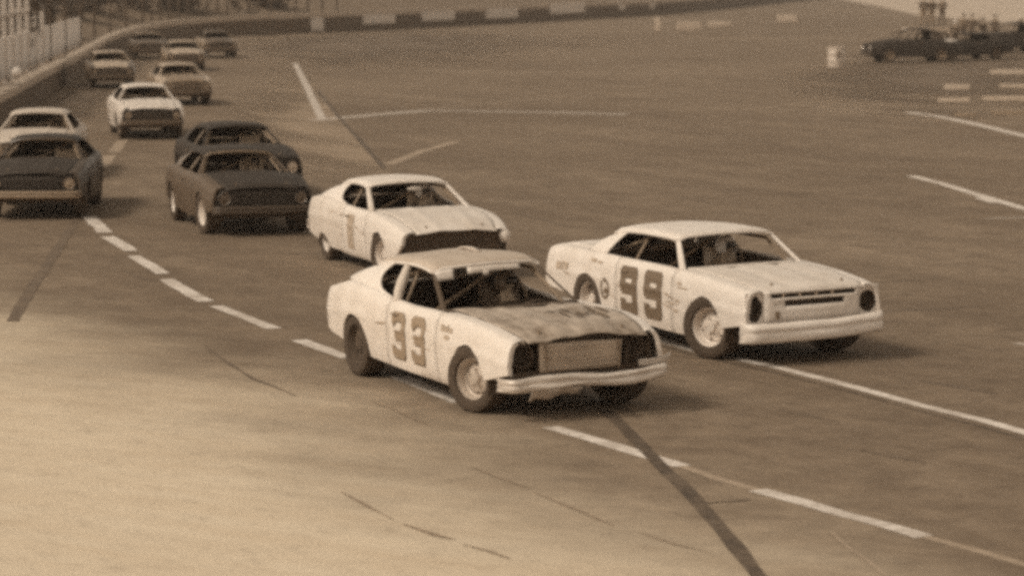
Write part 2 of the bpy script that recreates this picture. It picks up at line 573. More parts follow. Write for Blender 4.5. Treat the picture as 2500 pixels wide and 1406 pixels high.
# ------------------------------------------------------------------ wheels
def tyre_mesh(r, w, tread_blocks=44):
    m = MB()
    h = w / 2
    prof = [(-h * .62, r * .60), (-h * .93, r * .66), (-h, r * .80), (-h * .97, r * .90), (-h * .88, r * .965), (-h * .74, r * .992), (-h * .45, r), (-h * .42, r * .975), (-h * .12, r * .975),
            (-h * .09, r), (h * .09, r), (h * .12, r * .975), (h * .42, r * .975), (h * .45, r), (h * .74, r * .992), (h * .88, r * .965), (h * .97, r * .90), (h, r * .80), (h * .93, r * .66), (h * .62, r * .60)]
    m.lathe_y(prof, 48)
    return m.mesh("tyre", M['tyre'], 30)


def rim_mesh(r, w, mat, deep=True):
    """steel racing rim: flange, deep dish, slotted disc, hub and nuts, outer face towards -y"""
    m = MB()
    h = w / 2
    R0 = r * .63
    prof = [(-h * .66, R0), (-h * .74, R0 * 1.0), (-h * .76, R0 * .96), (-h * .66, R0 * .92), (-h * .15, R0 * .86), (-h * .10, R0 * .80),
            (-h * .22, R0 * .52), (-h * .30, R0 * .36), (-h * .30, R0 * .30), (-h * .52, R0 * .26), (-h * .54, R0 * .12), (-h * .54, .001)]
    m.lathe_y(prof, 36)
    for k in range(5):
        a = 2 * math.pi * k / 5
        c = (R0 * .42 * math.cos(a), -h * .30, R0 * .42 * math.sin(a))
        m.tube([c, (c[0], c[1] - .03, c[2])], .014, 6)
    m.cur = 1
    for k in range(6):                                    # dark vent holes of the disc
        a = 2 * math.pi * (k + .5) / 6
        c = Vector((R0 * .66 * math.cos(a), -h * .165, R0 * .66 * math.sin(a)))
        m.tube([c + Vector((0, .004, 0)), c + Vector((0, -.004, 0))], R0 * .065, 8)
    return m.mesh("rim", [mat, M['inner']], 30)


TYRE = {}


def wheel(car, x, y, r, w, rim, steer=0.0, camber=0.0):
    key = (round(r, 3), round(w, 3))
    if key not in TYRE:
        TYRE[key] = tyre_mesh(r, w)
    rk = key + (rim.name,)
    if rk not in TYRE:
        TYRE[rk] = rim_mesh(r, w, rim)
    if ("drum", key) not in TYRE:
        TYRE[("drum", key)] = MB().lathe_y([(.10, .001), (.10, r * .48), (-.02, r * .48), (-.02, .001)], 20).mesh("brake_drum", M['under'])
    hub = bpy.data.objects.new("wheel", TYRE[("drum", key)])
    hub.location = (x, y, r)
    hub.rotation_euler = (camber, 0, steer + (math.pi if y > 0 else 0))
    link(hub, car)
    for nm, me in (("tyre", TYRE[key]), ("rim", TYRE[rk])):
        o = bpy.data.objects.new(nm, me)
        o.rotation_euler = (0, random.uniform(0, 6.28), 0)
        link(o, hub)
    return hub


# ------------------------------------------------------------------ numbers painted on doors, cell by cell
def stroke_hit(strokes, u, v, th):
    for s in strokes:
        for (ax, ay), (bx, by) in zip(s, s[1:]):
            dx, dy = bx - ax, by - ay
            L = dx * dx + dy * dy
            k = max(0, min(1, ((u - ax) * dx + (v - ay) * dy) / L)) if L else 0
            if abs(u - ax - k * dx) < th and abs(v - ay - k * dy) < th * 1.05 and math.hypot(u - ax - k * dx, v - ay - k * dy) < th * 1.25:
                return True
    return False


def arc(cx, cy, rx, ry, a0, a1, n=14):
    return [(cx + rx * math.cos(R(a0 + (a1 - a0) * i / n)), cy + ry * math.sin(R(a0 + (a1 - a0) * i / n))) for i in range(n + 1)]


DIG = {
    '9': [[(.74, .92), (.28, .92), (.20, .84), (.20, .62), (.28, .54), (.80, .54)], [(.74, .92), (.80, .84), (.80, .16), (.72, .08), (.26, .08), (.20, .16)]],
    '3': [[(.18, .84), (.26, .92), (.72, .92), (.80, .84), (.80, .60), (.72, .51), (.36, .51)], [(.72, .51), (.80, .42), (.80, .16), (.72, .08), (.26, .08), (.18, .16)]],
    '1': [[(.5, .95), (.5, .05)]],
}


def number_mesh(text, place, x0, z0, w, h, gap, th, name, mat, du=0.0, dv=0.0, skip=None, nx=22, nz=34):
    """place(x, z) -> point just off the panel; cells of the digits become small quads on the panel"""
    m = MB()
    for i, ch in enumerate(text):
        ox = x0 + i * (w + gap)
        st = DIG[ch]
        for a in range(nx):
            for b in range(nz):
                u, v = (a + .5) / nx * 1.3 - .15, (b + .5) / nz * 1.2 - .1
                if not stroke_hit(st, u - du, v - dv, th):
                    continue
                if skip and stroke_hit(st, u, v, th):
                    continue
                xa, xb = ox + (a / nx * 1.3 - .15) * w, ox + ((a + 1) / nx * 1.3 - .15) * w
                za, zb = z0 + (b / nz * 1.2 - .1) * h, z0 + ((b + 1) / nz * 1.2 - .1) * h
                k = len(m.v)
                m.add([place(xa, za), place(xb, za), place(xb, zb), place(xa, zb)], [(0, 1, 2, 3)])
    return m.mesh(name, mat, weld=True)


# ------------------------------------------------------------------ car bodies
SEC = curve([(-.6, .90), (-.2, .935), (0, .955), (.2, .985), (.5, 1), (.78, .988), (.92, .965), (1, .925)])


class Car:
    def __init__(self, name, label, loc, yaw, s, group, cat="race car"):
        self.root = empty(name, loc, math.atan2(-math.cos(yaw), math.sin(yaw)), label, cat, group)
        self.s = s
        self.hw, self.belt, self.sill = curve(s['hw']), curve(s['belt']), curve(s['sill'])
        self.zr, self.yr = curve(s['roof_z']), curve(s['roof_y'])
        self.dent = s.get('dent', .006)
        self.seed = s.get('seed', 1) * 13.7

    def Y(self, x, z):
        b = self.belt(x)
        q = (z - .20) / (b - .20)
        n = mnoise.noise(Vector((x * 1.7, z * 2.2, self.seed))) * self.dent
        n += .013 * math.exp(-((q - self.s.get('crease', .64)) / .045) ** 2)
        return self.hw(x) * SEC(q) + n

    def low(self, x):
        s = self.s
        z = self.sill(x)
        for ax, (ra, za) in ((s['xf'], (s['arch'], s['arch_z'])), (s['xr'], s.get('arch_rear', (s['arch'], s['arch_z'])))):
            d = abs(x - ax)
            if d < ra:
                z = max(z, za + math.sqrt(ra ** 2 - d * d))
        return z

    def columns(self, x0, x1):
        s = self.s
        xs = {round(x0, 4), round(x1, 4)}
        n = max(2, int((x1 - x0) / .085))
        xs |= {round(x0 + (x1 - x0) * i / n, 4) for i in range(n + 1)}
        for ax in (s['xf'], s['xr']):
            for k in range(21):
                for e in (-.9995, 1, -1):
                    pass
                xs.add(round(ax + s['arch'] * math.cos(math.pi * k / 20) * .9998, 4))
            xs |= {round(ax - s['arch'] - .002, 4), round(ax + s['arch'] + .002, 4)}
        return [x for x in sorted(xs) if x0 - 1e-6 <= x <= x1 + 1e-6]

    def inner_edge(self, x):
        """half width where the side's top turns into hood, cabin or trunk"""
        s = self.s
        base = self.Y(x, self.belt(x))
        if x > s['cowl']:
            return max(.05, base - s.get('fender_top', .13)), .014
        if x < s['deck']:
            return max(.05, base - s.get('quarter_top', .12)), .016
        return base - .055, .006

    def side(self, sg, x0, x1, name, mat, parent, nrow=11, top=True):
        m = MB()
        cols = self.columns(x0, x1)
        rows = []
        for x in cols:
            zb, b = self.low(x), self.belt(x)
            c = []
            yb = self.Y(x, zb)
            c.append((x, sg * (yb - .05), zb + .004))
            c.append((x, sg * (yb - .008), zb))
            for i in range(nrow + 1):
                t = i / nrow
                t = t if t < .75 else .75 + (t - .75) * 1.0
                z = zb + .008 + (b - zb - .008) * t
                c.append((x, sg * self.Y(x, z), z))
            yt = self.Y(x, b)
            yi, rise = self.inner_edge(x)
            if top:
                c.append((x, sg * (yt - .022), b + .010))
                c.append((x, sg * lerp(yt - .022, yi, .5), b + .010 + rise * .7))
                c.append((x, sg * yi, b + .010 + rise))
                c.append((x, sg * (yi - .006), b - .025))
            rows.append(c)
        k = len(rows[0])
        m.add([p for c in rows for p in c], [(i * k + j, (i + 1) * k + j, (i + 1) * k + j + 1, i * k + j + 1) for i in range(len(rows) - 1) for j in range(k - 1)])
        return m, rows

    def build_shell(self):
        s = self.s
        d0, d1 = s['door']
        for sg in (-1, 1):
            m, ra = self.side(sg, s['rear'], d0 - .006, "b", None, None)
            m2, rb = self.side(sg, d1 + .006, s['front'], "b", None, None)
            # close the front of the fender and the rear of the quarter with a folded edge
            fr = rb[-1]
            lip = [(p[0] + .004, p[1] - sg * .05, p[2] - .012) for p in fr[1:-3]]
            m2.add(list(fr[1:-3]) + lip, [(i, i + 1, len(lip) + i + 1, len(lip) + i) for i in range(len(lip) - 1)])
            m.obj("rear_quarter", s['mats'].get('quarter', s['paint']), self.root, .006)
            m2.obj("front_fender", s['mats'].get('fender', s['paint']), self.root, .006)
            dm, _ = self.side(sg, d0, d1, "d", None, None)
            door = dm.obj("door", s['mats'].get('door', s['paint']), self.root, .006)
            self.doors = getattr(self, 'doors', []) + [(sg, door)]
            hx, hz_ = d0 + .16, self.belt(d0) - .13
            MB().tube([self.on_side(sg, .012)(hx, hz_), self.on_side(sg, .03)(hx + .04, hz_), self.on_side(sg, .03)(hx + .13, hz_), self.on_side(sg, .012)(hx + .17, hz_)], .011, 6).obj("door_handle", M['cage'], door)
            # sill strip under the door line, a little inboard
            MB().grid(lambda u, v: (lerp(s['xr'] + s['arch'] + .05, s['xf'] - s['arch'] - .05, u), sg * (self.hw(0) * .93 - .03 - .05 * v), lerp(self.sill(0) + .03, self.sill(0) - .015, v)), 10, 2).obj("rocker_panel", M['under'], self.root, .01)
        # rear panel
        x = s['rear']
        b, l = self.belt(x), self.sill(x)
        m = MB()
        m.grid(lambda u, v: (x - .03 * (1 - (2 * v - 1) ** 2) - .02 * math.sin(math.pi * u), (2 * v - 1) * self.Y(x, lerp(l, b, u)), lerp(l, b + .02, u)), 6, 12)
        m.obj("rear_panel", s['mats'].get('quarter', s['paint']), self.root, .008)
        # deck between rear window and tail
        xd = s['deck']

        def deck(u, v):
            xx = lerp(xd + .002, s['rear'] - .015, u)
            yi, rise = self.inner_edge(min(xx, xd - .001))
            w = 2 * v - 1
            return (xx, w * (yi - .008), self.belt(xx) + .010 + rise + .025 * (1 - w * w) + mnoise.noise(Vector((xx * 2, w * 2, self.seed))) * self.dent)
        MB().grid(deck, 10, 12).obj("trunk_lid", s['mats'].get('trunk', s['paint']), self.root, .012)

    def ws_base(self, w):
        """windshield base line: x as a function of -1..1 across the car"""
        s = self.s
        return s['ws'][0] + (s['ws'][1] - s['ws'][0]) * abs(w) ** 2.2

    def build_hood(self, mat, front=None, crown=.03, dents=.0, lip=.05):
        s = self.s
        xf = front or s['hood_front']

        def hood(u, v):
            w = 2 * v - 1
            x1 = xf + s.get('hood_bow', .05) * (1 - w * w)
            x0 = self.ws_base(w) + .10
            x = lerp(x0, x1, u)
            yi, rise = self.inner_edge(max(x, s['cowl'] + .01))
            yi = yi if x < s['front'] else self.inner_edge(s['front'] - .01)[0]
            n = mnoise.noise(Vector((x * 2.1, w * 1.9, self.seed + 3))) * dents + mnoise.noise(Vector((x * 5, w * 5, self.seed + 9))) * dents * .4
            z = self.belt(min(x, s['front'])) + .012 + rise + crown * (1 - w * w) + n
            ridge = s.get('ridge', 0)
            if ridge:
                z += ridge * math.exp(-((abs(w) - .42) / .10) ** 2) * min(1, (1 - u) * 4 + .3)
            drop = max(0, u - .93) / .07
            return (x + .006 * drop, w * (yi - .012), z - lip * drop ** 1.5)
        self.hood_fn = hood
        MB().grid(hood, 30, 28).obj("hood", mat, self.root, .012)
        for v_ in (.16, .84):
            q_ = Vector(hood(.90, v_))
            MB().tube([q_, q_ + Vector((0, 0, .03))], .016, 8).obj("hood_pin", M['cage'], self.root)
        # cowl vent panel between hood and windshield

        def cowl(u, v):
            w = 2 * v - 1
            x = self.ws_base(w) + .092 - u * .13
            yi, rise = self.inner_edge(s['cowl'] + .02)
            return (x, w * (yi - .004), self.belt(s['cowl']) + .022 - .012 * math.sin(u * 3.14) + crown * (1 - w * w))
        MB().grid(cowl, 3, 14).obj("cowl_panel", s['mats'].get('cowl', M['inner']), self.root, .01)

    def build_roof(self, mat, sag=0.0, dents=.0):
        s = self.s
        rf, rr = s['roof_x']

        def roof(u, v):
            w = 2 * v - 1
            x = lerp(rf + s.get('roof_bow', .06) * (1 - w * w), rr - .05 * (1 - w * w), u)
            e = max(0, abs(w) - .86) / .14
            z = self.zr(x) - s.get('roof_crown', .05) * w * w - .035 * e * e
            z += mnoise.noise(Vector((x * 1.6, w * 1.6, self.seed + 5))) * dents - sag * math.exp(-((u - .35) / .3) ** 2) * (1 - w * w)
            if u < .06:
                z -= .012 * (1 - u / .06)
            return (x, w * self.yr(x), z)
        self.roof_fn = roof
        roof_o = MB().grid(roof, 18, 22).obj("roof", mat, self.root, .022)
        # drip rails / roof side rails
        for sg in (-1, 1):
            pts = [Vector(roof(i / 12, 0 if sg < 0 else 1)) + Vector((0, sg * .004, -.014)) for i in range(13)]
            MB().tube(pts, .018, 6).obj("drip_rail", s['mats'].get('rail', mat), roof_o)
        hp = [Vector(roof(0, j / 12)) + Vector((.0, 0, -.022)) for j in range(13)]
        MB().tube(hp, .020, 6).obj("windshield_header", s['mats'].get('header', mat), roof_o)

    def roof_edge(self, x):
        rf, rr = self.s['roof_x']
        u = max(0, min(1, (x - rf) / (rr - rf)))
        return self.roof_fn(u, 0)

    def build_pillars(self, mat_a, mat_c, wa=.06):
        s = self.s
        E1_, E2_ = along(s['win_rear']), along(s['sail_rear'])
        dz1 = self.roof_edge(s['win_rear'][0][0])[2] - .012 - s['win_rear'][0][1]
        dz2 = self.roof_fn(1, 0)[2] - .012 - s['sail_rear'][0][1]

        def E1(u):
            x, z = E1_(u)
            return x, z + dz1 * (1 - u) ** 1.5

        def E2(u):
            x, z = E2_(u)
            return x, z + dz2 * (1 - u) ** 1.5
        for sg in (-1, 1):
            top = self.roof_fn(0, 0 if sg < 0 else 1)
            bx = s['ws'][1] + .02
            by = self.Y(bx, self.belt(bx)) - .07
            a, b = Vector((bx, sg * by, self.belt(bx) - .01)), Vector((top[0] - .01, sg * (abs(top[1]) - .015), top[2] - .015))
            m = MB()

            def pil(u, v):
                c = a.lerp(b, u)
                w = wa * (1 - .25 * u)
                ang = 2 * math.pi * v
                return (c.x + w * .62 * math.cos(ang), c.y + sg * w * .36 * math.sin(ang), c.z)
            m.grid(pil, 6, 10)
            m.obj("windshield_pillar", mat_a, self.root)
            # sail panel between side window and rear window
            e_top = self.roof_edge(s['win_rear'][0][0])

            def sail(u, v):
                (x1, z1), (x2, z2) = E1(u), E2(u)
                x, z = lerp(x1, x2, v), lerp(z1, z2, v)
                b_ = self.belt(x) + .005
                zt = max(b_ + .1, self.roof_edge(min(x, s['roof_x'][0]))[2] if x > s['roof_x'][1] else self.roof_fn(1, 0)[2])
                q = max(0, min(1, (z - b_) / (zt - b_)))
                yb = self.Y(x, self.belt(x)) - .035
                yt = self.yr(max(x, s['roof_x'][1])) + .002
                y = lerp(yb, yt, q) + .02 * math.sin(math.pi * q) - s.get('sail_in', .05) * v ** 2 * (1 - .4 * q)
                return (x, sg * y, z)
            MB().grid(sail, 12, 8).obj("sail_panel", mat_c, self.root, .02)
        # dark sheet added across the rear window opening, for the murk in the cabin
        def glass(u, v):  # surface of the added dark sheet
            x, z = E2(lerp(.03, .97, u))
            w = 2 * v - 1
            b_ = self.belt(x)
            q = max(0, min(1, (z - b_) / .36))
            y = lerp(self.Y(x, b_) - .12, self.yr(s['roof_x'][1]) - .04, q)
            return (x - .02 - .04 * (1 - w * w), w * y, z - .012)
        MB().grid(glass, 8, 10).obj("rear_dark_sheet", s['mats'].get('rear_sheet', M['inner']), self.root, .006)

    def build_inside(self, cage=True, seat=True):
        s = self.s
        fl = .30
        w = self.hw(0) - .09
        x0, x1 = s['deck'] + .05, s['ws'][1] + .15
        m = MB()
        m.box(((x0 + x1) / 2, 0, fl), (x1 - x0, 2 * w, .03))
        m.obj("floor_pan", M['inner'], self.root)
        zf = self.belt(x1) - .03
        MB().box((x1, 0, (fl + zf) / 2), (.03, 2 * w - .1, zf - fl - .02)).obj("firewall", M['inner'], self.root)
        zr_ = self.belt(x0) - .04
        MB().box((x0, 0, (fl + zr_) / 2), (.03, 2 * w - .1, zr_ - fl - .02)).obj("rear_bulkhead", M['inner'], self.root)
        m = MB()
        m.grid(lambda u, v: (x1 - .05 - .30 * u, (2 * v - 1) * (w - .07), zf - .02 - .05 * u ** 2 - .16 * max(0, u - .7) / .3), 6, 6)
        dash = m.obj("dashboard", M['inner'], self.root, .02)
        # underbody and engine bay floor
        MB().box(((s['rear'] + s['front']) / 2, 0, .33), (s['front'] - s['rear'] - .3, 1.1, .06)).obj("chassis", M['under'], self.root)
        for sg in (-1, 1):
            for ax in (s['xf'], s['xr']):
                a = s['arch'] + .015
                m = MB()
                m.grid(lambda u, v: (ax + a * math.cos(math.pi * (u * 1.16 - .08)), sg * lerp(.56, self.hw(ax) - .06, v), s['arch_z'] + a * math.sin(math.pi * (u * 1.16 - .08))), 14, 2)
                m.add([(ax - a, sg * .56, .3), (ax + a, sg * .56, .3), (ax + a, sg * .56, s['arch_z'] + a), (ax - a, sg * .56, s['arch_z'] + a)], [(0, 1, 2, 3)])
                m.obj("wheel_well", M['under'], self.root)
            # inner door skin
            m = MB()
            m.grid(lambda u, v: (lerp(x0 + .02, x1 - .02, u), sg * (self.Y(lerp(x0, x1, u), .6) - .10), lerp(fl, self.belt(lerp(x0, x1, u)) - .03, v)), 8, 2)
            m.obj("inner_panel", M['inner'], self.root)
        if cage:
            zt = min(self.roof_fn(.5, .15)[2], self.roof_fn(.9, .15)[2]) - .07
            yt = self.yr(s['roof_x'][1]) - .07
            xb = s.get('cage_x', -.45)
            yb = w - .10
            xfp = s['ws'][1] - .08
            rf = s['roof_x'][0] - .06
            pts = [[(xb, -yb, fl), (xb, -yb + .02, self.belt(xb)), (xb - .05, -yt, zt - .03), (xb - .05, -yt + .06, zt), (xb - .05, yt - .06, zt), (xb - .05, yt, zt - .03), (xb, yb - .02, self.belt(xb)), (xb, yb, fl)]]
            for sg in (-1, 1):
                pts.append([(xb - .05, sg * (yt - .04), zt), (rf, sg * (self.yr(rf) - .06), zt - .02), (xfp - .05, sg * (yb - .03), self.belt(xfp) - .03), (xfp, sg * yb, fl)])
                pts.append([(xb - .05, sg * (yt - .05), zt - .03), (s['deck'] + .12, sg * (yb - .15), self.belt(s['deck']) - .05)])
                for dz in (.30, .48):
                    pts.append([(xb, sg * yb, fl + dz), (lerp(xb, xfp, .5), sg * (yb + .02), fl + dz), (xfp, sg * yb, fl + dz)])
            pts.append([(xb, -yb + .04, fl + .35), (xb - .04, yt - .1, zt - .03)])
            for p in pts:
                MB().tube(p, .022, 7).obj("roll_cage_tube", M['cage'], self.root)
        if seat:
            sm = MB()
            y0 = .36
            sm.grid(lambda u, v: (lerp(.12, -.34, min(1, u * 2)) - (.12 * max(0, u * 2 - 1)), y0 + (2 * v - 1) * .24 * (1 - .15 * max(0, u * 2 - 1)), .50 - .05 * min(1, u * 2) + max(0, u * 2 - 1) * .62 + .04 * (2 * v - 1) ** 2), 14, 6)
            sm.obj("driver_seat", s.get('seat_mat', M['seat']), self.root, .07)
            c = Vector((.42, y0, .82))
            m = MB()
            tilt = R(28)
            ring = [c + Vector((-.19 * math.sin(tilt) * math.sin(a) * -1, .19 * math.cos(a), .19 * math.cos(tilt) * math.sin(a))) for a in [2 * math.pi * k / 20 for k in range(21)]]
            m.tube(ring, .014, 6)
            for a in (0.5, 2.6, 4.71):
                m.tube([c, c + Vector((.19 * math.sin(tilt) * math.sin(a), .19 * math.cos(a), .19 * math.cos(tilt) * math.sin(a)))], .009, 5)
            m.tube([c, c + Vector((.35, 0, -.12))], .02, 6)
            m.obj("steering_wheel", M['under'], self.root)

    def wheels(self, r, w, rims, steer, track):
        s = self.s
        for sg in (-1, 1):
            wheel(self.root, s['xf'], sg * track, r, w, rims[0], steer)
            wheel(self.root, s['xr'], sg * track, r, w, rims[1])

    def lean(self, roll, pitch=0.0):
        """the sprung body leans on its wheels"""
        mt = Matrix.Translation((0, 0, .38)) @ Matrix.Rotation(roll, 4, 'X') @ Matrix.Rotation(pitch, 4, 'Y') @ Matrix.Translation((0, 0, -.38))
        for o in self.root.children:
            if not o.name.startswith("wheel") or o.name.startswith("wheel_well"):
                o.matrix_basis = mt @ o.matrix_basis

    def on_side(self, sg, off=.006):
        return lambda x, z: (x, sg * (self.Y(x, z) + off), z)

    def bumper(self, name, x, halfw, z0, z1, mat, wrap=.22, bow=.06, dents=0.0, th=.02, bend=None, parent=None):
        """pressed bumper bar that bows forward and wraps round the corners"""
        sgx = 1 if x > 0 else -1

        def f(u, v):
            w = 2 * u - 1
            y = w * halfw
            e = max(0, abs(w) - .86) / .14
            xx = x + sgx * (bow * (1 - w * w) - wrap * e * e)
            q = 2 * v - 1
            xx += sgx * (.045 * (1 - abs(q) ** 5) - .03 - .016 * math.exp(-((q - .1) / .16) ** 2))
            z = lerp(z0, z1, v)
            n = Vector((y * 3, q, self.seed))
            xx += mnoise.noise(n) * dents
            z += mnoise.noise(n + Vector((5, 5, 5))) * dents * .6
            if bend:
                z += bend(w)
            return (xx, y * (1 - .02 * e), z)
        return MB().grid(f, 44, 14).obj(name, mat, parent or self.root, th)


def headlamp(car, x, y, z, r=.085, bezel=None, glass=None):
    m = MB().lathe_y([(-.02, r * 1.18), (-.035, r * 1.12), (-.02, r), (.02, r * .96)], 20)
    o = m.obj("headlight", bezel or M['chrome'], car.root)
    o.location = (x, y, z)
    o.rotation_euler = (0, 0, math.pi / 2)
    g = MB().lathe_y([(-.012, r), (-.022, r * .7), (-.026, .001)], 18).obj("lens", glass or M['lampglass'], o)
    return o

# ------------------------------------------------------------------ the white car with the pale 33 and the torn nose
GR = "race cars coming round the turn"
s33 = dict(
    rear=-2.55, front=2.36, xf=1.52, xr=-1.50, arch=.385, arch_z=.335, door=(-.62, .70), deck=-1.98, cowl=.80, seed=1, dent=.020,
    hw=[(-2.55, .84), (-2.3, .90), (-1.5, .965), (-.6, .93), (.3, .93), (1.4, .955), (2.0, .93), (2.36, .875)],
    belt=[(-2.55, .91), (-2.2, .98), (-1.7, 1.055), (-1.2, 1.04), (-.6, .97), (.1, .945), (.8, .955), (1.5, .945), (2.0, .90), (2.36, .825)],
    sill=[(-2.55, .44), (-2.0, .40), (-1.0, .27), (0, .235), (1.0, .225), (1.84, .38), (2.36, .50)],
    roof_z=[(-1.45, 1.375), (-1.0, 1.44), (-.4, 1.46), (.05, 1.415)], roof_y=[(-1.45, .62), (-.6, .65), (.05, .635)], roof_x=(.0, -1.42), roof_crown=.055,
    ws=(.93, .62), hood_front=2.44, hood_bow=-.05, win_rear=[(-.98, 1.285), (-1.10, 1.18), (-.98, 1.06), (-.62, .985)], sail_rear=[(-1.42, 1.31), (-1.75, 1.19), (-2.02, 1.075)],
    paint=M['white'], ridge=.022, sail_in=.03, fender_top=.12, cage_x=-.50, seat_mat=M['inner'],
    mats=dict(trunk=M['white_dirty'], cowl=M['inner'], rail=M['white'], header=M['white']))
c33 = Car("stock_car", "dented white race car with pale number 33 and grey panel in its torn nose", (-.268, 31.52, 0), R(25.66), s33, GR)
c33.build_shell()
c33.build_hood(M['hood33'], dents=.04, crown=.035, lip=.03)
rh = random.Random(3)
for k in range(9):                                        # remains of dark lettering on the hood
    u0, v0 = rh.uniform(.30, .62), .46 + .05 * k - .02 * rh.random()
    w_, h_ = rh.uniform(.025, .04), rh.uniform(.08, .16)
    m = MB()
    m.grid(lambda u, v: tuple(Vector(c33.hood_fn(u0 + h_ * u, v0 + w_ * v + .02 * u)) + Vector((0, 0, .012))), 6, 3)
    m.obj("hood_lettering", M['numdark'], c33.root)
c33.build_roof(M['roof_dirty'], dents=.02)
c33.build_pillars(M['inner'], M['white'], .05)
c33.build_inside()
c33.wheels(.352, .28, (M['silver'], M['under']), R(20), .81)
for sg, door in c33.doors:
    pl, pl0 = c33.on_side(sg, .009), c33.on_side(sg, .005)
    flip = 1 if sg < 0 else -1
    P = (lambda x, z, pl=pl, flip=flip: pl(.02 + flip * (x - .02), z))
    X0 = -.50
    for nm, mt, du, dv, sk in (("number_shadow", M['numdark'], .045, -.05, None), ("race_number", M['numtan'], 0, 0, None)):
        for q in range(2):
            P = (lambda x, z, pp=(pl if nm == "race_number" else pl0), flip=flip: pp(.02 + flip * (x - .02), z))
            me = number_mesh("3", P, X0 + q * .52, .38, .44, .48, .08, .098, nm, mt, du, dv, sk)
            link(bpy.data.objects.new(nm, me), door)
    # sponsor lettering patch on the fender
    m = MB()
    for i, (a, b, h) in enumerate([(.86, .92, .07), (.94, 1.0, .06), (1.02, 1.05, .08), (1.07, 1.14, .05), (.97, 1.09, .05)]):
        z = .80 if i < 4 else .72
        m.add([pl(a, z), pl(b, z), pl(b, z + h), pl(a, z + h)], [(0, 1, 2, 3)])
    m.obj("fender_lettering", M['numpale'], c33.root)
# radiator support, grey closing panel, lamp holes
m = MB()
for y, w in ((-.80, .06), (.80, .06), (-.46, .05), (.54, .05)):
    m.box((2.20, y, .63), (.06, w, .36))
m.box((2.20, 0, .80), (.06, 1.66, .05))
m.box((2.20, 0, .47), (.08, 1.66, .07))
m.obj("radiator_support", M['under'], c33.root)
m = MB()
m.grid(lambda u, v: (2.30 + .02 * math.sin(u * 9) * v + .02 * v, lerp(-.49, .43, u) * (1 + .03 * v), lerp(.49, .775, v) + .02 * (1 - u) * v), 14, 6)
m.obj("nose_panel", M['grey_panel'], c33.root, .012)
MB().box((1.95, 0, .62), (.05, 1.5, .5)).obj("radiator", M['inner'], c33.root)
for k in range(6):                                        # bent ribs of the closing panel
    zk = .53 + .042 * k
    MB().tube([(2.325 + .012 * math.sin(y * 7 + k), y, zk + .008 * math.sin(y * 5 + k * 2)) for y in [-.46 + .08 * q for q in range(12)]], .007, 5).obj("panel_rib", M['grey_panel'], c33.root)
for y, z0_, z1_ in ((-.44, .50, .78), (.39, .50, .78)):
    MB().tube([(2.34, y, z0_), (2.35, y + .01, (z0_ + z1_) / 2), (2.34, y, z1_)], .012, 6).obj("panel_strap", M['cage'], c33.root)
for sg in (-1, 1):
    m = MB().lathe_y([(.10, .001), (.10, .06), (.02, .10), (-.03, .125), (-.035, .115), (.01, .09)], 18)
    o = m.obj("headlight_bucket", M['under'], c33.root)
    o.location, o.rotation_euler = (2.20, sg * .64, .66), (.2 * sg, 0, math.pi / 2 + .15 * sg)
c33.bumper("front_bumper", 2.46, .98, .335, .480, M['bare'], .20, .05, .028, .025, lambda w: -.012 * math.sin(w * 5) + (.03 * max(0, w - .5)))
# torn far end of the bumper, peeled up
m = MB()
m.grid(lambda u, v: (2.34 + .10 * math.sin(u * 2.5) - .16 * u * u, lerp(.62, 1.04, u), .475 + .075 * math.sin(v * 3.0) * .5 + .055 * v + .03 * u), 10, 5)
m.obj("bumper_end", M['bare'], c33.root, .02)
m = MB()
m.grid(lambda u, v: (2.40 - .10 * v, lerp(-.62, -.05, u), lerp(.33, .20, v) + .06 * u * v + .015 * math.sin(u * 12)), 14, 3)
m.obj("front_valance", M['white_dirty'], c33.root, .01)
c33.bumper("rear_bumper", -2.60, .90, .46, .60, M['bare'], .2, .05, .02)
# visor strip hung under the roof edge and a pale plate by the pillar
hd = [Vector(c33.roof_fn(0, v)) for v in (.0, .04, .10, .16, .22, .30, .42, .54, .66, .78)]
m = MB()
m.grid(lambda u, v: tuple(Vector(c33.roof_fn(0, lerp(.30, .80, u))) + Vector((.015 + .03 * v, 0, -.035 - .055 * v - .02 * v * (1 - u)))), 12, 2)
m.obj("visor_strip", M['white2'], c33.root, .008)
m = MB()
m.grid(lambda u, v: tuple(Vector(c33.roof_fn(0, lerp(.0, .17, u))) + Vector((.035 + .02 * v, 0, -.03 - .115 * v))), 6, 3)
m.obj("visor_plate", M['white'], c33.root, .008)
m = MB()
m.grid(lambda u, v: tuple(Vector(c33.roof_fn(0, lerp(.44, .49, u))) + Vector((.05, 0, -.09 - .05 * v))), 3, 2)
m.obj("mirror", M['white2'], c33.root, .02)
MB().tube([(-.52, -.83, .96), (-.54, -.80, 1.06), (-.56, -.75, 1.17), (-.60, -.66, 1.32)], [.05, .058, .058, .045], 10).obj("padded_bar", M['pad'], c33.root)
m = MB()
m.grid(lambda u, v: tuple(Vector(c33.roof_fn(lerp(.28, .62, u), lerp(.55, .60, v))) + Vector((0, 0, .012 + .03 * math.sin(math.pi * u)))), 6, 2)
m.obj("roof_vent", M['white_dirty'], c33.root, .02)

rb = random.Random(9)


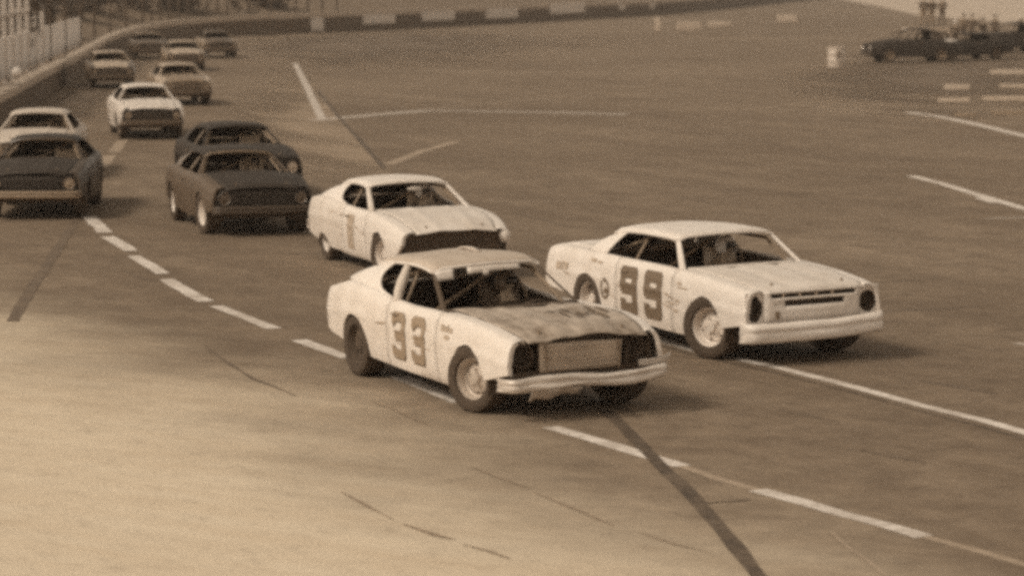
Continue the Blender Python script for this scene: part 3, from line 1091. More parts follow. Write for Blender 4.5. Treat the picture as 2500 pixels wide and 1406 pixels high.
def scuffs(car, n, seed, xr=(-2.2, 2.0)):
    r_ = random.Random(seed)
    for k in range(n):
        x0 = r_.uniform(*xr)
        z0 = r_.uniform(.48, .82)
        L_ = r_.uniform(.10, .38)
        h_ = r_.uniform(.010, .028)
        if max(car.low(x0), car.low(x0 + L_)) > z0 - .06:
            continue
        pl_ = car.on_side(-1, .006)
        sl_ = r_.uniform(-.25, .15)
        m = MB()
        m.grid(lambda u, v: pl_(x0 + L_ * u, z0 + sl_ * L_ * u + h_ * (v - .5) * math.sin(math.pi * min(.97, max(.03, u)))), 8, 2)
        m.obj("scuff_mark", M['scuff'], car.root)


scuffs(c33, 22, 4)
c33.lean(R(1.3))

# ------------------------------------------------------------------ the white car numbered 99
s99 = dict(
    rear=-2.95, front=2.42, xf=1.52, xr=-1.52, arch=.40, arch_z=.34, door=(-.72, .72), deck=-1.72, cowl=.84, seed=4, dent=.010,
    hw=[(-2.95, .80), (-2.75, .88), (-1.6, .955), (-.6, .955), (.5, .955), (1.5, .96), (2.1, .945), (2.42, .91)],
    belt=[(-2.95, .87), (-2.85, .93), (-2.65, .985), (-2.3, 1.01), (-1.6, 1.005), (-.6, 1.0), (.8, .985), (1.5, .955), (2.1, .90), (2.42, .865)],
    sill=[(-2.95, .48), (-2.1, .42), (-1.1, .30), (0, .25), (1.0, .235), (1.95, .42), (2.42, .50)],
    roof_z=[(-1.32, 1.345), (-1.0, 1.385), (-.3, 1.41), (.4, 1.40)], roof_y=[(-1.32, .62), (-.5, .66), (.4, .665)], roof_x=(.38, -1.30), roof_crown=.04,
    ws=(.98, .76), hood_front=2.40, hood_bow=.02, win_rear=[(-.92, 1.325), (-1.0, 1.24), (-1.10, 1.12), (-1.18, 1.01)], sail_rear=[(-1.30, 1.33), (-1.52, 1.19), (-1.76, 1.02)],
    paint=M['white'], fender_top=.15, ridge=-.018, sail_in=.06, cage_x=-.52, seat_mat=M['tan'],
    mats=dict(cowl=M['white2']))
c99 = Car("stock_car", "clean white race car with bold dark number 99 and a slotted white nose plate", (2.456, 35.68, 0), R(25.6), s99, GR)
c99.build_shell()
c99.build_hood(M['white2'], dents=.006, crown=.03, lip=.05)
c99.build_roof(M['white'], sag=.012)
c99.build_pillars(M['white'], M['white'], .10)
c99.build_inside()
c99.wheels(.378, .31, (M['rim_w'], M['rim_w']), R(22), .81)
for sg, door in c99.doors:
    pl = c99.on_side(sg, .007)
    flip = 1 if sg < 0 else -1
    P = (lambda x, z, pl=pl, flip=flip: pl(flip * x if flip > 0 else -x, z))
    for q in range(2):
        me = number_mesh("9", P, -.62 + q * .62, .37, .53, .54, .07, .135, "race_number", M['numdark'], 0, 0, None, 34, 48)
        link(bpy.data.objects.new("race_number", me), door)
    # round emblem on the quarter and small lettering
    m = MB()
    for k in range(20):
        a0, a1 = 2 * math.pi * k / 20, 2 * math.pi * (k + 1) / 20
        if 3 < k < 7:
            continue
        q = [(-1.0 + r * math.cos(a), .60 + 1.1 * r * math.sin(a)) for r, a in ((.085, a0), (.12, a0), (.12, a1), (.085, a1))]
        m.add([pl(*p) for p in q], [(0, 1, 2, 3)])
    m.add([pl(-1.06, .54), pl(-.94, .54), pl(-.92, .60), pl(-1.0, .62)], [(0, 1, 2, 3)])
    m.add([pl(-1.03, .68), pl(-.96, .70), pl(-.95, .73), pl(-1.04, .74)], [(0, 1, 2, 3)])
    m.obj("round_emblem", M['numdark'], c99.root)
    m = MB()
    for a, b, z, h in [(.86, .97, .83, .035), (.88, 1.12, .79, .02), (-2.42, -2.28, .72, .10), (-2.24, -2.20, .72, .12), (-2.16, -2.05, .74, .09), (-1.22, -1.10, .90, .03), (-1.4, -1.26, .90, .05), (.84, .95, .62, .03), (.80, .9, .50, .03)]:
        MB().add([pl(a, z), pl(b, z), pl(b, z + h), pl(a, z + h)], [(0, 1, 2, 3)]).obj("sponsor_lettering", M['numpale'], c99.root)
# nose plate with its slots
ys = [-.66, -.58, -.40, -.36, -.02, .02, .40, .46, .56, .62]
zs = [.49, .58, .64, .695, .765, .795, .845, .878]
holes = {(2, 5), (3, 5), (4, 5), (5, 5), (6, 5), (7, 5), (1, 5), (2, 3), (3, 3), (4, 3), (5, 3)}
m = MB()
k = len(zs)
m.add([(2.42 + .03 * (1 - (y / .7) ** 2) + .02 * (z - .5), y, z) for y in ys for z in zs],
      [(i * k + j, (i + 1) * k + j, (i + 1) * k + j + 1, i * k + j + 1) for i in range(len(ys) - 1) for j in range(k - 1) if (i, j) not in holes])
m.obj("nose_plate", M['white'], c99.root, .02)
MB().box((2.22, 0, .68), (.04, 1.7, .40)).obj("radiator", M['inner'], c99.root)
m = MB()
for y in (-.40, -.18, .04, .26):
    m.box((2.41, y, .82), (.02, .03, .05))
m.obj("grille_bars", M['tan'], c99.root)
m = MB()
m.box((2.45, -.50, .60), (.02, .05, .09))
m.obj("tow_hook", M['cage'], c99.root)
for sg in (-1, 1):
    m = MB().lathe_y([(.12, .001), (.12, .09), (.05, .12), (-.01, .135), (-.02, .125), (.04, .10)], 20)
    o = m.obj("headlight_bucket", M['under'], c99.root)
    o.location, o.rotation_euler = (2.34, sg * .76, .70), (0, 0, math.pi / 2)
for sg in (-1, 1):
    m = MB()
    yc, zc = sg * .765, .675
    hy, hz_ = .135, .195
    ry, rz_ = (.10, .15) if sg < 0 else (.118, .125)

    def surround(u, v):
        a = 2 * math.pi * v
        ca, sa = math.cos(a), math.sin(a)
        k = 1 / max(abs(ca), abs(sa))
        rag = 1 + (.16 * mnoise.noise(Vector((ca * 2.2, sa * 2.2, 3))) if sg < 0 else 0)
        y = lerp(ry * ca * rag, hy * ca * k, u)
        z = lerp(rz_ * sa * rag, hz_ * sa * k, u)
        return (2.375 + .03 * u - .05 * max(0, (abs(yc + y) - .80)), yc + y, zc + z)
    m.grid(surround, 4, 32)
    m.obj("headlight_surround", M['white'], c99.root, .012)
c99.bumper("front_bumper", 2.52, .98, .29, .525, M['white'], .16, .04, .012, .03, lambda w: .05 * max(0, w - .2))
MB().tube([(2.3, -.5, .40), (2.5, -.5, .40)], .03, 8).obj("bumper_bracket", M['under'], c99.root)
MB().tube([(2.3, .5, .40), (2.5, .5, .40)], .03, 8).obj("bumper_bracket", M['under'], c99.root)
c99.bumper("rear_bumper", -3.0, .88, .46, .60, M['white2'], .2, .05, .01)

scuffs(c99, 14, 6)
c99.lean(R(1.1))

# ------------------------------------------------------------------ the white fastback behind them
s3 = dict(
    rear=-2.50, front=2.28, xf=1.42, xr=-1.40, arch=.37, arch_z=.32, arch_rear=(.38, .06), door=(-.42, .72), deck=-1.95, cowl=.84, seed=8, dent=.01,
    hw=[(-2.5, .82), (-2.2, .90), (-1.4, .95), (-.5, .91), (.4, .91), (1.4, .94), (1.9, .92), (2.28, .85)],
    belt=[(-2.5, .90), (-2.0, .97), (-1.4, 1.0), (-.6, .95), (.2, .925), (.8, .93), (1.4, .90), (1.9, .83), (2.28, .72)],
    sill=[(-2.5, .40), (-1.8, .34), (-1.0, .24), (0, .20), (1.0, .20), (1.85, .30), (2.05, .34), (2.28, .56)],
    roof_z=[(-1.35, 1.30), (-.9, 1.355), (-.3, 1.37), (.1, 1.345)], roof_y=[(-1.35, .59), (-.5, .64), (.1, .65)], roof_x=(.08, -1.30), roof_crown=.045,
    ws=(.95, .66), hood_front=2.34, hood_bow=.0, win_rear=[(-.72, 1.235), (-.86, 1.15), (-.80, 1.03), (-.42, .95)], sail_rear=[(-1.30, 1.25), (-1.65, 1.12), (-1.98, .99)],
    paint=M['white'], fender_top=.15, ridge=.02, sail_in=.03,
    mats=dict(quarter=M['white2'], cowl=M['white2']))
c3 = Car("stock_car", "white fastback race car with an open dark nose, running behind the car numbered 33", (-1.6145, 44.61, 0), R(20.5), s3, GR)
c3.build_shell()
c3.build_hood(M['white2'], dents=.014, crown=.04, lip=.03)
c3.build_roof(M['white'])
c3.build_pillars(M['white2'], M['white'], .12)
c3.build_inside()
c3.wheels(.34, .25, (M['rim_w'], M['rim_w']), R(14), .77)
for sg, door in c3.doors:
    pl = c3.on_side(sg, .007)
    flip = 1 if sg < 0 else -1
    P = (lambda x, z, pl=pl, flip=flip: pl(flip * x, z))
    me = number_mesh("1", P, -.25, .36, .50, .44, .10, .30, "race_number", M['tan'])
    link(bpy.data.objects.new("race_number", me), door)
MB().box((2.12, 0, .53), (.05, 1.50, .40)).obj("radiator", M['inner'], c3.root)
m = MB()
m.box((2.16, 0, .38), (.06, 1.60, .06))
m.box((2.16, -.1, .55), (.03, 1.2, .05))
m.obj("radiator_support", M['under'], c3.root)
o = MB().box((2.20, -.25, .42), (.05, .20, .06)).obj("oil_cooler", M['cage'], c3.root)
MB().ball((2.22, .78, .63), (.09, .085, .11), 8, 12).obj("fender_tip", M['white'], c3.root)
c3.bumper("rear_bumper", -2.56, .92, .44, .58, M['white2'], .22, .05, .01)
MB().ball((.10, .10, 1.20), (.05, .13, .045), 8, 12).obj("mirror", M['white2'], c3.root)

scuffs(c3, 8, 8, (-1.2, 1.5))
c3.lean(R(1.0))

# ------------------------------------------------------------------ older dark and pale cars of the pack


def far_car(name, label, px, yaw, spec, mats, wheel_r=.34, wheel_w=.22, rims='rim_d', steer=4, track=.74, z_off=0, bump=True, cage=True):
    g = G(*px)
    s = dict(spec)
    s['mats'] = mats
    s['paint'] = mats['paint']
    c = Car(name, label, (g.x, g.y, 0), R(yaw), s, GR)
    rv = random.Random(s['seed'])
    c.root.scale = (rv.uniform(.95, 1.05), rv.uniform(.97, 1.03), rv.uniform(.97, 1.06))
    c.build_shell()
    c.build_hood(mats.get('hood', s['paint']), dents=.01, crown=.05)
    c.build_roof(mats.get('roof', s['paint']))
    c.build_pillars(mats.get('pillar', s['paint']), mats.get('sail', mats.get('roof', s['paint'])), .08)
    c.build_inside(cage=cage, seat=cage)
    c.wheels(wheel_r, wheel_w, (M[rims], M[rims]), R(steer), track)
    xf = s['front']
    zt = c.belt(xf)
    # grille panel, lamps, bumper
    m = MB()
    m.grid(lambda u, v: (xf - .02 + .05 * (1 - (2 * u - 1) ** 2), (2 * u - 1) * (c.hw(xf) - .07), lerp(.42, zt - .02, v)), 14, 5)
    m.obj("nose_panel", mats.get('nose', s['paint']), c.root, .02)
    m = MB()
    for i in range(5):
        m.box((xf + .03, 0, lerp(.52, zt - .10, i / 4)), (.03, .95, .022))
    m.obj("grille_bars", mats.get('grille', M['cage']), c.root)
    for sg in (-1, 1):
        headlamp(c, xf + .01, sg * (c.hw(xf) - .20), zt - .16, .09, None, mats.get('lamp', M['lampglass']))
    if bump:
        c.bumper("front_bumper", xf + .12, c.hw(xf) + .03, .38, .52, mats.get('bumper', M['chrome']), .16, .08, .008)
    c.bumper("rear_bumper", s['rear'] - .06, c.hw(s['rear']) + .03, .42, .55, mats.get('bumper', M['chrome']), .16, .05, .008)
    return c


OLD = dict(
    rear=-2.25, front=2.12, xf=1.38, xr=-1.38, arch=.40, arch_z=.36, door=(-.55, .55), deck=-1.55, cowl=.66, seed=11, dent=.008,
    hw=[(-2.25, .70), (-1.9, .80), (-1.3, .86), (0, .84), (1.0, .86), (1.6, .86), (2.12, .78)],
    belt=[(-2.25, .90), (-1.8, 1.0), (-1.2, 1.12), (0, 1.12), (.7, 1.10), (1.3, 1.04), (1.8, .98), (2.12, .90)],
    sill=[(-2.25, .46), (-1.0, .32), (0, .28), (1.0, .30), (1.8, .40), (2.12, .46)],
    roof_z=[(-1.25, 1.60), (-.7, 1.69), (-.1, 1.71), (.2, 1.68)], roof_y=[(-1.25, .53), (-.4, .58), (.2, .57)], roof_x=(.18, -1.22), roof_crown=.07,
    ws=(.66, .52), hood_front=2.14, hood_bow=.05, win_rear=[(-.72, 1.58), (-.85, 1.45), (-.85, 1.25), (-.75, 1.13)], sail_rear=[(-1.22, 1.55), (-1.45, 1.32), (-1.6, 1.10)],
    ridge=.02, sail_in=.05, fender_top=.20, cage_x=-.45)
LOW = dict(
    rear=-2.5, front=2.28, xf=1.42, xr=-1.42, arch=.38, arch_z=.33, door=(-.55, .65), deck=-1.75, cowl=.80, seed=15, dent=.006,
    hw=[(-2.5, .82), (-1.4, .94), (0, .93), (1.4, .94), (2.28, .86)],
    belt=[(-2.5, .90), (-1.4, .98), (0, .95), (.8, .95), (1.5, .91), (2.28, .80)],
    sill=[(-2.5, .42), (-1.0, .28), (0, .24), (1.0, .26), (2.28, .44)],
    roof_z=[(-1.35, 1.31), (-.8, 1.36), (-.2, 1.37), (.25, 1.34)], roof_y=[(-1.35, .58), (-.4, .61), (.25, .60)], roof_x=(.22, -1.30), roof_crown=.045,
    ws=(.92, .70), hood_front=2.30, hood_bow=.04, win_rear=[(-.85, 1.28), (-.98, 1.18), (-1.02, 1.05), (-.98, .97)], sail_rear=[(-1.30, 1.29), (-1.55, 1.14), (-1.78, .99)],
    ridge=.015, sail_in=.05, fender_top=.15, cage_x=-.5)

D_, W_ = M['dark'], M['white2']
c4 = far_car("stock_car", "low dark car with dull flank and white wheels, beside the white fastback", (578, 551), 17, dict(LOW, seed=21),
             dict(paint=M['duller'], fender=M['duller'], quarter=M['duller'], hood=M['black'], roof=M['black'], sail=M['dark'], pillar=M['dark'], nose=M['black'], bumper=M['darker'], header=M['mid'], rail=M['black'], grille=M['black'], lamp=M['duller'], cowl=M['black']), .36, .24, 'rim_w', 8, .78)
[o for o in c4.root.children if o.name.startswith('front_fender')][1].data.materials[0] = M['black']
c4b = far_car("stock_car", "dark car tucked close behind the low dark car with white wheels", (577, 470), 16, dict(LOW, seed=23),
              dict(paint=M['black'], hood=M['black'], roof=M['black'], sail=M['black'], nose=M['black'], bumper=M['black'], header=M['black'], rail=M['black'], grille=M['black'], lamp=M['tan'], cowl=M['mid']), .34, .24, 'rim_d', 6, .78)
c5 = far_car("stock_car", "dark nosed car with dull bumper, ahead of a cream topped car by the wall", (112, 513), 3, dict(LOW, seed=25),
             dict(paint=M['darker'], fender=M['darker'], hood=M['black'], roof=M['black'], sail=M['black'], grille=M['black'], lamp=M['mid'], header=M['dark'], rail=M['black'], bumper=M['mid'], nose=M['black']), .36, .24, 'rim_d', 3, .78)
c5b = far_car("stock_car", "cream topped car with pale windshield frame, just behind a dark nosed car", (98, 424), 4, dict(LOW, seed=27),
              dict(paint=M['tan'], fender=M['tan'], hood=M['cream'], roof=M['cream'], pillar=M['cream'], cowl=M['cream'], header=M['cream'], rail=M['cream'], sail=M['cream'], grille=M['dark'], lamp=M['mid'], bumper=M['mid'], nose=M['dark']), .34, .24, 'rim_d', 3, .78)
c6 = far_car("stock_car", "cream race car with a dark nose, running ahead of the dull tan sedan", (354, 330), 12, LOW,
             dict(paint=W_, fender=W_, hood=W_, nose=M['black'], roof=W_, bumper=M['dark'], header=W_, grille=M['darker'], lamp=M['mid']), .34, .24, 'rim_d', 5)
c7 = far_car("stock_car", "dull tan sedan racing just behind the cream car", (437, 252), 14, dict(LOW, seed=31), dict(paint=M['mid'], roof=M['tan'], fender=M['tan'], hood=M['mid'], pillar=M['tan'], nose=M['mid'], bumper=M['dark'], header=M['tan'], grille=M['dark'], lamp=M['mid']), .34, .22, 'rim_d', 5)
c8 = far_car("stock_car", "dark sedan with faded tan roof and hood edge beside the outer wall", (268, 212), 10, dict(LOW, seed=37), dict(paint=M['dark'], roof=M['tan'], fender=M['dark'], hood=M['tan'], nose=M['darker'], bumper=M['dark'], header=M['tan'], pillar=M['mid'], grille=M['dark'], lamp=M['mid']), .34, .22, 'rim_d', 5)
c9 = far_car("stock_car", "small distant pale roofed car with a pale hood at the back of the pack", (447, 171), 10, dict(LOW, seed=41), dict(paint=M['mid'], roof=M['tan'], hood=M['tan'], fender=M['mid'], nose=M['dark'], bumper=M['dark'], header=M['tan'], grille=M['dark'], lamp=M['mid']), .34, .22, 'rim_d', 5, cage=False)
c10 = far_car("stock_car", "distant dark car beside the last pale car", (362, 143), 10, dict(LOW, seed=43), dict(paint=M['dark'], roof=M['mid'], nose=M['darker'], bumper=M['dark'], grille=M['dark'], lamp=M['mid']), .34, .22, 'rim_d', 5, cage=False)
c11 = far_car("stock_car", "distant dark car with one bright lamp, last on the inside line", (528, 140), 12, dict(LOW, seed=47), dict(paint=M['mid'], roof=M['dark'], hood=M['dark'], nose=M['darker'], bumper=M['dark'], grille=M['dark'], lamp=M['mid']), .34, .22, 'rim_d', 5, cage=False)

# ------------------------------------------------------------------ people


def figure(name, joints, bones, mats, region, parent):
    """one continuous skinned body; region(joint label) -> material index"""
    names = list(joints)
    me = bpy.data.meshes.new(name)
    me.from_pydata([joints[n][:3] for n in names], [(names.index(a), names.index(b)) for a, b in bones], [])
    o = bpy.data.objects.new(name, me)
    COL.objects.link(o)
    o.modifiers.new("skin", 'SKIN')
    sv = me.skin_vertices[0].data
    for i, n in enumerate(names):
        r = joints[n][3]
        sv[i].radius = (r, r) if not isinstance(r, tuple) else r
        sv[i].use_root = (i == 0)
    sub = o.modifiers.new("smooth", 'SUBSURF')
    sub.levels = sub.render_levels = 1
    dg = bpy.context.evaluated_depsgraph_get()
    out = bpy.data.meshes.new_from_object(o.evaluated_get(dg))
    bpy.data.objects.remove(o)
    for m in mats:
        out.materials.append(m)
    pts = [(n, Vector(joints[n][:3])) for n in names]
    seg = [(a, b, Vector(joints[a][:3]), Vector(joints[b][:3])) for a, b in bones]
    for p in out.polygons:
        c = p.center
        best = min(pts, key=lambda q: (q[1] - c).length)
        p.material_index = region(best[0])
    out.shade_smooth()
    out.name = name
    b = bpy.data.objects.new("body", out)
    return link(b, parent)


def hand(j, bones, sd, wrist, d, side_v, curl):
    """palm, four fingers and a thumb; d points along the hand, side_v towards the thumb"""
    d, side_v = Vector(d).normalized(), Vector(side_v).normalized()
    nrm = d.cross(side_v).normalized()
    w = Vector(j[wrist][:3])
    p = w + d * .055
    j["palm" + sd] = (*p, .024)
    bones.append((wrist, "palm" + sd))
    for k, (off, ln) in enumerate(((.030, .075), (.010, .082), (-.010, .076), (-.028, .060))):
        a = p + d * .035 + side_v * off
        e = a + d * ln * .55 + nrm * curl * .02
        f = e + d * ln * .40 * (1 - curl) + nrm * curl * ln * .5
        ks = ["fing%d%s%s" % (k, q, sd) for q in "abc"]
        for kk, v, r in zip(ks, (a, e, f), (.0095, .009, .007)):
            j[kk] = (*v, r)
        bones += [("palm" + sd, ks[0]), (ks[0], ks[1]), (ks[1], ks[2])]
    a = p + side_v * .035 - d * .01
    e = a + side_v * .02 + d * .03 + nrm * curl * .02
    j["thua" + sd], j["thub" + sd] = (*a, .011), (*e, .009)
    bones += [("palm" + sd, "thua" + sd), ("thua" + sd, "thub" + sd)]


def head_parts(root, c, f, helmet=None, hair=None, s=1.0):
    """features of a head at c that looks along f (unit, horizontal)"""
    f = Vector(f)
    r = Vector((-f.y, f.x, 0))
    c = Vector(c)
    if helmet:
        m = MB().grid(lambda u, v: tuple(c + Vector((0, 0, .015)) + (f * math.cos(lerp(-2.35, 2.35, v) + math.pi) + r * math.sin(lerp(-2.35, 2.35, v) + math.pi)) * .137 * math.sin(lerp(.02, 2.2, u)) + Vector((0, 0, .137 * math.cos(lerp(.02, 2.2, u))))), 12, 18)
        m.grid(lambda u, v: tuple(c + Vector((0, 0, .015)) + (f * math.cos(lerp(-.85, .85, v)) + r * math.sin(lerp(-.85, .85, v))) * .137 * math.sin(lerp(.02, .98, u)) + Vector((0, 0, .137 * math.cos(lerp(.02, .98, u))))), 6, 8)
        m.obj("helmet", helmet, root, .008)
        g = MB().grid(lambda u, v: tuple(c + (f * math.cos(lerp(-.7, .7, v)) + r * math.sin(lerp(-.7, .7, v))) * .112 + Vector((0, 0, lerp(.0, .055, u)))), 2, 6)
        g.obj("goggles", M['visor'], root, .012)
    else:
        m = MB().grid(lambda u, v: tuple(c - f * .012 + Vector((0, 0, .028)) + (f * math.cos(2 * math.pi * v) * .098 + r * math.sin(2 * math.pi * v) * .090) * math.sin(lerp(.02, 1.75, u)) + Vector((0, 0, .105 * math.cos(lerp(.02, 1.75, u))))), 8, 14)
        m.obj("hair" if hair is None else "cap", hair or M['hair'], root, .01)
    m = MB().ball(tuple(c + f * .098 + Vector((0, 0, -.012))), (.016, .016, .024), 6, 8)
    m.obj("nose", M['skin'], root)
    for sg in (-1, 1):
        MB().ball(tuple(c + f * .086 + r * sg * .034 + Vector((0, 0, .018))), .012, 5, 8).obj("eye", M['visor'], root)
        if not helmet:
            MB().ball(tuple(c + r * sg * .088), (.018, .018, .032), 5, 8).obj("ear", M['skin'], root)
    m = MB().ball(tuple(c + f * .088 + Vector((0, 0, -.052))), (.018, .022, .007), 5, 8)
    m.obj("mouth", M['bark'], root)


def person(label, loc, rz, top, legs, pose=0, hair=None, scale=1.0, group="people standing in the infield"):
    """a standing figure that faces its own -y"""
    root = empty("person", loc, rz, label, "person", group)
    root.scale = (scale,) * 3
    j = dict(pelvis=(0, 0, .95, (.165, .115)), spine=(0, .005, 1.14, (.155, .11)), chest=(0, .0, 1.33, (.185, .125)), neck=(0, .005, 1.49, .055), jaw=(0, -.015, 1.575, (.068, .08)), head=(0, -.01, 1.675, (.078, .092)))
    bones = [("pelvis", "spine"), ("spine", "chest"), ("chest", "neck"), ("neck", "jaw"), ("jaw", "head")]
    arms = {0: [(.25, .02, 1.13), (.27, -.07, .89)], 1: [(.30, -.05, 1.17), (.13, -.22, 1.20)], 2: [(.36, -.10, 1.52), (.30, -.14, 1.80)]}
    for sd, sg in (("_l", 1), ("_r", -1)):
        a = arms[pose if not (pose == 2 and sg > 0) else 0]
        j["shoulder" + sd] = (sg * .185, .005, 1.405, .062)
        j["elbow" + sd] = (sg * a[0][0], a[0][1], a[0][2], .046)
        j["wrist" + sd] = (sg * a[1][0], a[1][1], a[1][2], .030)
        bones += [("chest", "shoulder" + sd), ("shoulder" + sd, "elbow" + sd), ("elbow" + sd, "wrist" + sd)]
        dv = Vector(j["wrist" + sd][:3]) - Vector(j["elbow" + sd][:3])
        hand(j, bones, sd, "wrist" + sd, dv, Vector((0, -1, 0)) if abs(dv.normalized().y) < .7 else Vector((0, 0, 1)), .4)
        j["hip" + sd] = (sg * .095, 0, .86, .098)
        j["knee" + sd] = (sg * (.11 + .02 * pose), -.03, .50, .066)
        j["ankle" + sd] = (sg * (.12 + .03 * pose), .02, .10, .046)
        j["toe" + sd] = (sg * (.13 + .035 * pose), -.13, .045, (.045, .038))
        bones += [("pelvis", "hip" + sd), ("hip" + sd, "knee" + sd), ("knee" + sd, "ankle" + sd), ("ankle" + sd, "toe" + sd)]

    def region(n):
        if n[:4] in ("palm", "fing", "thua", "thub", "wris", "head", "jaw", "neck"):
            return 2
        if n[:3] in ("hip", "kne") or n == "pelvis":
            return 1
        return 3 if n[:3] in ("toe", "ank") else 0
    figure("person_body", j, bones, [top, legs, M['skin'], M['hair']], region, root)
    head_parts(root, (0, -.015, 1.65), (0, -1, 0), None, hair)
    return root


def driver(label, car, suit, helmet, seat=(-.14, .36, .43), turn=.25):
    s = car.root
    root = empty("person", s.matrix_world @ Vector((0, 0, 0)), 0, label, "driver", "drivers at the wheel")
    root.matrix_world = Matrix.Translation(s.location) @ Matrix.Rotation(s.rotation_euler[2], 4, 'Z') @ Matrix.Translation(seat)
    j = dict(pelvis=(0, 0, .06, (.15, .12)), spine=(-.08, 0, .24, (.13, .10)), chest=(-.16, 0, .40, (.165, .115)), neck=(-.16, 0, .545, .055), jaw=(-.14, 0, .61, .072), head=(-.14, 0, .70, .085))
    bones = [("pelvis", "spine"), ("spine", "chest"), ("chest", "neck"), ("neck", "jaw"), ("jaw", "head")]
    for sd, sg in (("_l", 1), ("_r", -1)):
        j["shoulder" + sd] = (-.15, sg * .19, .455, .062)
        j["elbow" + sd] = (.12, sg * .27, .29, .046)
        j["wrist" + sd] = (.40, sg * .17, .40, .030)
        bones += [("chest", "shoulder" + sd), ("shoulder" + sd, "elbow" + sd), ("elbow" + sd, "wrist" + sd)]
        hand(j, bones, sd, "wrist" + sd, (.9, 0, .35), (-.2, -sg * .4, .8), .85)
        j["hip" + sd] = (.07, sg * .10, .04, .10)
        j["knee" + sd] = (.42, sg * .15, .16, .068)
        j["ankle" + sd] = (.74, sg * .13, -.06, .046)
        j["toe" + sd] = (.84, sg * .13, -.02, .042)
        bones += [("pelvis", "hip" + sd), ("hip" + sd, "knee" + sd), ("knee" + sd, "ankle" + sd), ("ankle" + sd, "toe" + sd)]

    def region(n):
        return 1 if n[:4] in ("head", "jaw", "neck") else 2 if n[:4] in ("palm", "fing", "thua", "thub", "toe_") else 0
    figure("driver_body", j, bones, [suit, M['skin'], M['pad']], region, root)
    head_parts(root, (-.13, 0, .675), (math.cos(turn), math.sin(turn), 0), helmet)
    return root


bpy.context.view_layer.update()
driver("driver in pale suit and white helmet inside the car numbered 99", c99, M['cloth_m'], M['helmet'])
driver("driver in dark suit inside the torn-nosed car numbered 33", c33, M['cloth_d'], M['duller'])
driver("driver in white helmet inside the white fastback", c3, M['cloth_d'], M['helmet'])
driver("driver in the low dark car with white wheels", c4, M['cloth_d'], M['cloth_m'])
driver("driver in the cream topped car by the outer wall", c5b, M['cloth_d'], M['cloth_m'])
driver("driver in the cream car with a dark nose", c6, M['cloth_d'], M['cloth_m'])

# ------------------------------------------------------------------ outer wall
WPX = [(-260, 455), (-120, 378), (0, 312), (100, 246), (200, 184), (300, 126), (380, 104), (480, 94), (600, 88), (800, 80), (1000, 71), (1250, 58), (1450, 47), (1600, 38), (1800, 19), (2000, -4), (2150, -22)]
cpx = curve(WPX)


def wall_pt(px):
    return G(px, cpx(px))


def wall_h(px):
    return curve([(-260, .95), (150, .95), (350, 1.15), (700, 1.45), (2150, 1.6)])(px)


wall = empty("track_wall", wall_pt(300), 0, "low dark concrete wall with pale top curving round the outside of the track", "wall")
xs = [-260 + (2150 + 260) * i / 160 for i in range(161)]
P = [wall_pt(x) for x in xs]
N = []
for i in range(len(P)):
    d = (P[min(i + 1, 160)] - P[max(i - 1, 0)]).normalized()
    N.append(Vector((-d.y, d.x, 0)))
off = wall.location


def wall_sweep(prof, name, mat):
    """prof: (outward, height as a share of the wall's) pairs"""
    m = MB()
    for a, b in zip(prof, prof[1:]):
        m.grid(lambda u, v: tuple(P[round(u * 160)] + N[round(u * 160)] * lerp(a[0], b[0], v) + Vector((0, 0, wall_h(xs[round(u * 160)]) * lerp(a[1], b[1], v))) - off), 160, 1)
    return m.obj(name, mat, wall)


wall_sweep([(0, -.02), (.02, .74), (.40, .74), (.42, -.02)], "wall_face", M['wall'])
wall_sweep([(-.03, .745), (-.03, 1.0), (.45, 1.0), (.45, .745), (-.03, .745)], "wall_cap", M['wallcap'])
for px, py, w, h in [(775, 60, 30, 30), (925, 47, 78, 23), (1070, 39, 80, 23), (1225, 33, 78, 24), (1385, 21, 84, 24), (1555, 12, 88, 22)]:
    a, b = wall_pt(px - w / 2), wall_pt(px + w / 2)
    c = (a + b) / 2
    sc = FPX / c.y
    z = max(.2, (cpx(px) - py) / sc)
    d = (b - a)
    m = MB()
    m.box((0, 0, 0), (d.length, .05, h / sc))
    o = m.obj("painted_panel", M['wallpaint'], wall, bevel=.01)
    o.location = c - off + Vector((0, -.06, z))
    o.rotation_euler = (0, 0, math.atan2(d.y, d.x))

# earth bank behind the wall
m = MB()
for o0, z0, o1, z1 in ((.5, .2, 3, .8), (3, .8, 9, 2.2), (9, 2.2, 16, 2.9), (16, 2.9, 160, 5.0)):
    m.grid(lambda u, v: tuple(P[round(u * 160)] + N[round(u * 160)] * lerp(o0, o1, v) + Vector((0, 0, lerp(z0, z1, v) + .15 * mnoise.noise(P[round(u * 160)] * .2)))), 160, 2)
bank = m.obj("earth_bank", M['bank'])
tag(bank, kind='structure')

# catch fence: posts, rails and boards behind the wall
fence = empty("catch_fence", P[20], 0, "tall fence of pale posts, boards and wire behind the outer wall", "fence")
foff = fence.location
fx = [-230, -150, -85, -30, -8, 15, 34, 52, 70, 88, 105, 122, 137, 152, 167, 182, 197, 212, 242, 272, 302, 336, 372, 410, 430, 450, 470, 492, 514, 536, 558, 582, 606, 630, 655, 680, 710, 740, 770, 800, 835, 870]
FP = []
for x in fx:
    i = min(range(161), key=lambda k: abs(xs[k] - x))
    FP.append(wall_pt(x) + N[i] * 1.6 + Vector((0, 0, .35)))
post_me = MB().box((0, 0, 1.7), (.16, .16, 3.4)).mesh("fence_post", M['post'])
far_me = MB().box((0, 0, 1.7), (.13, .13, 3.4)).mesh("fence_post", M['bark'])
for i, p in enumerate(FP):
    o = bpy.data.objects.new("post", post_me if fx[i] < 200 else far_me)
    o.location = p - foff
    o.rotation_euler = (0, 0, .3)
    link(o, fence)
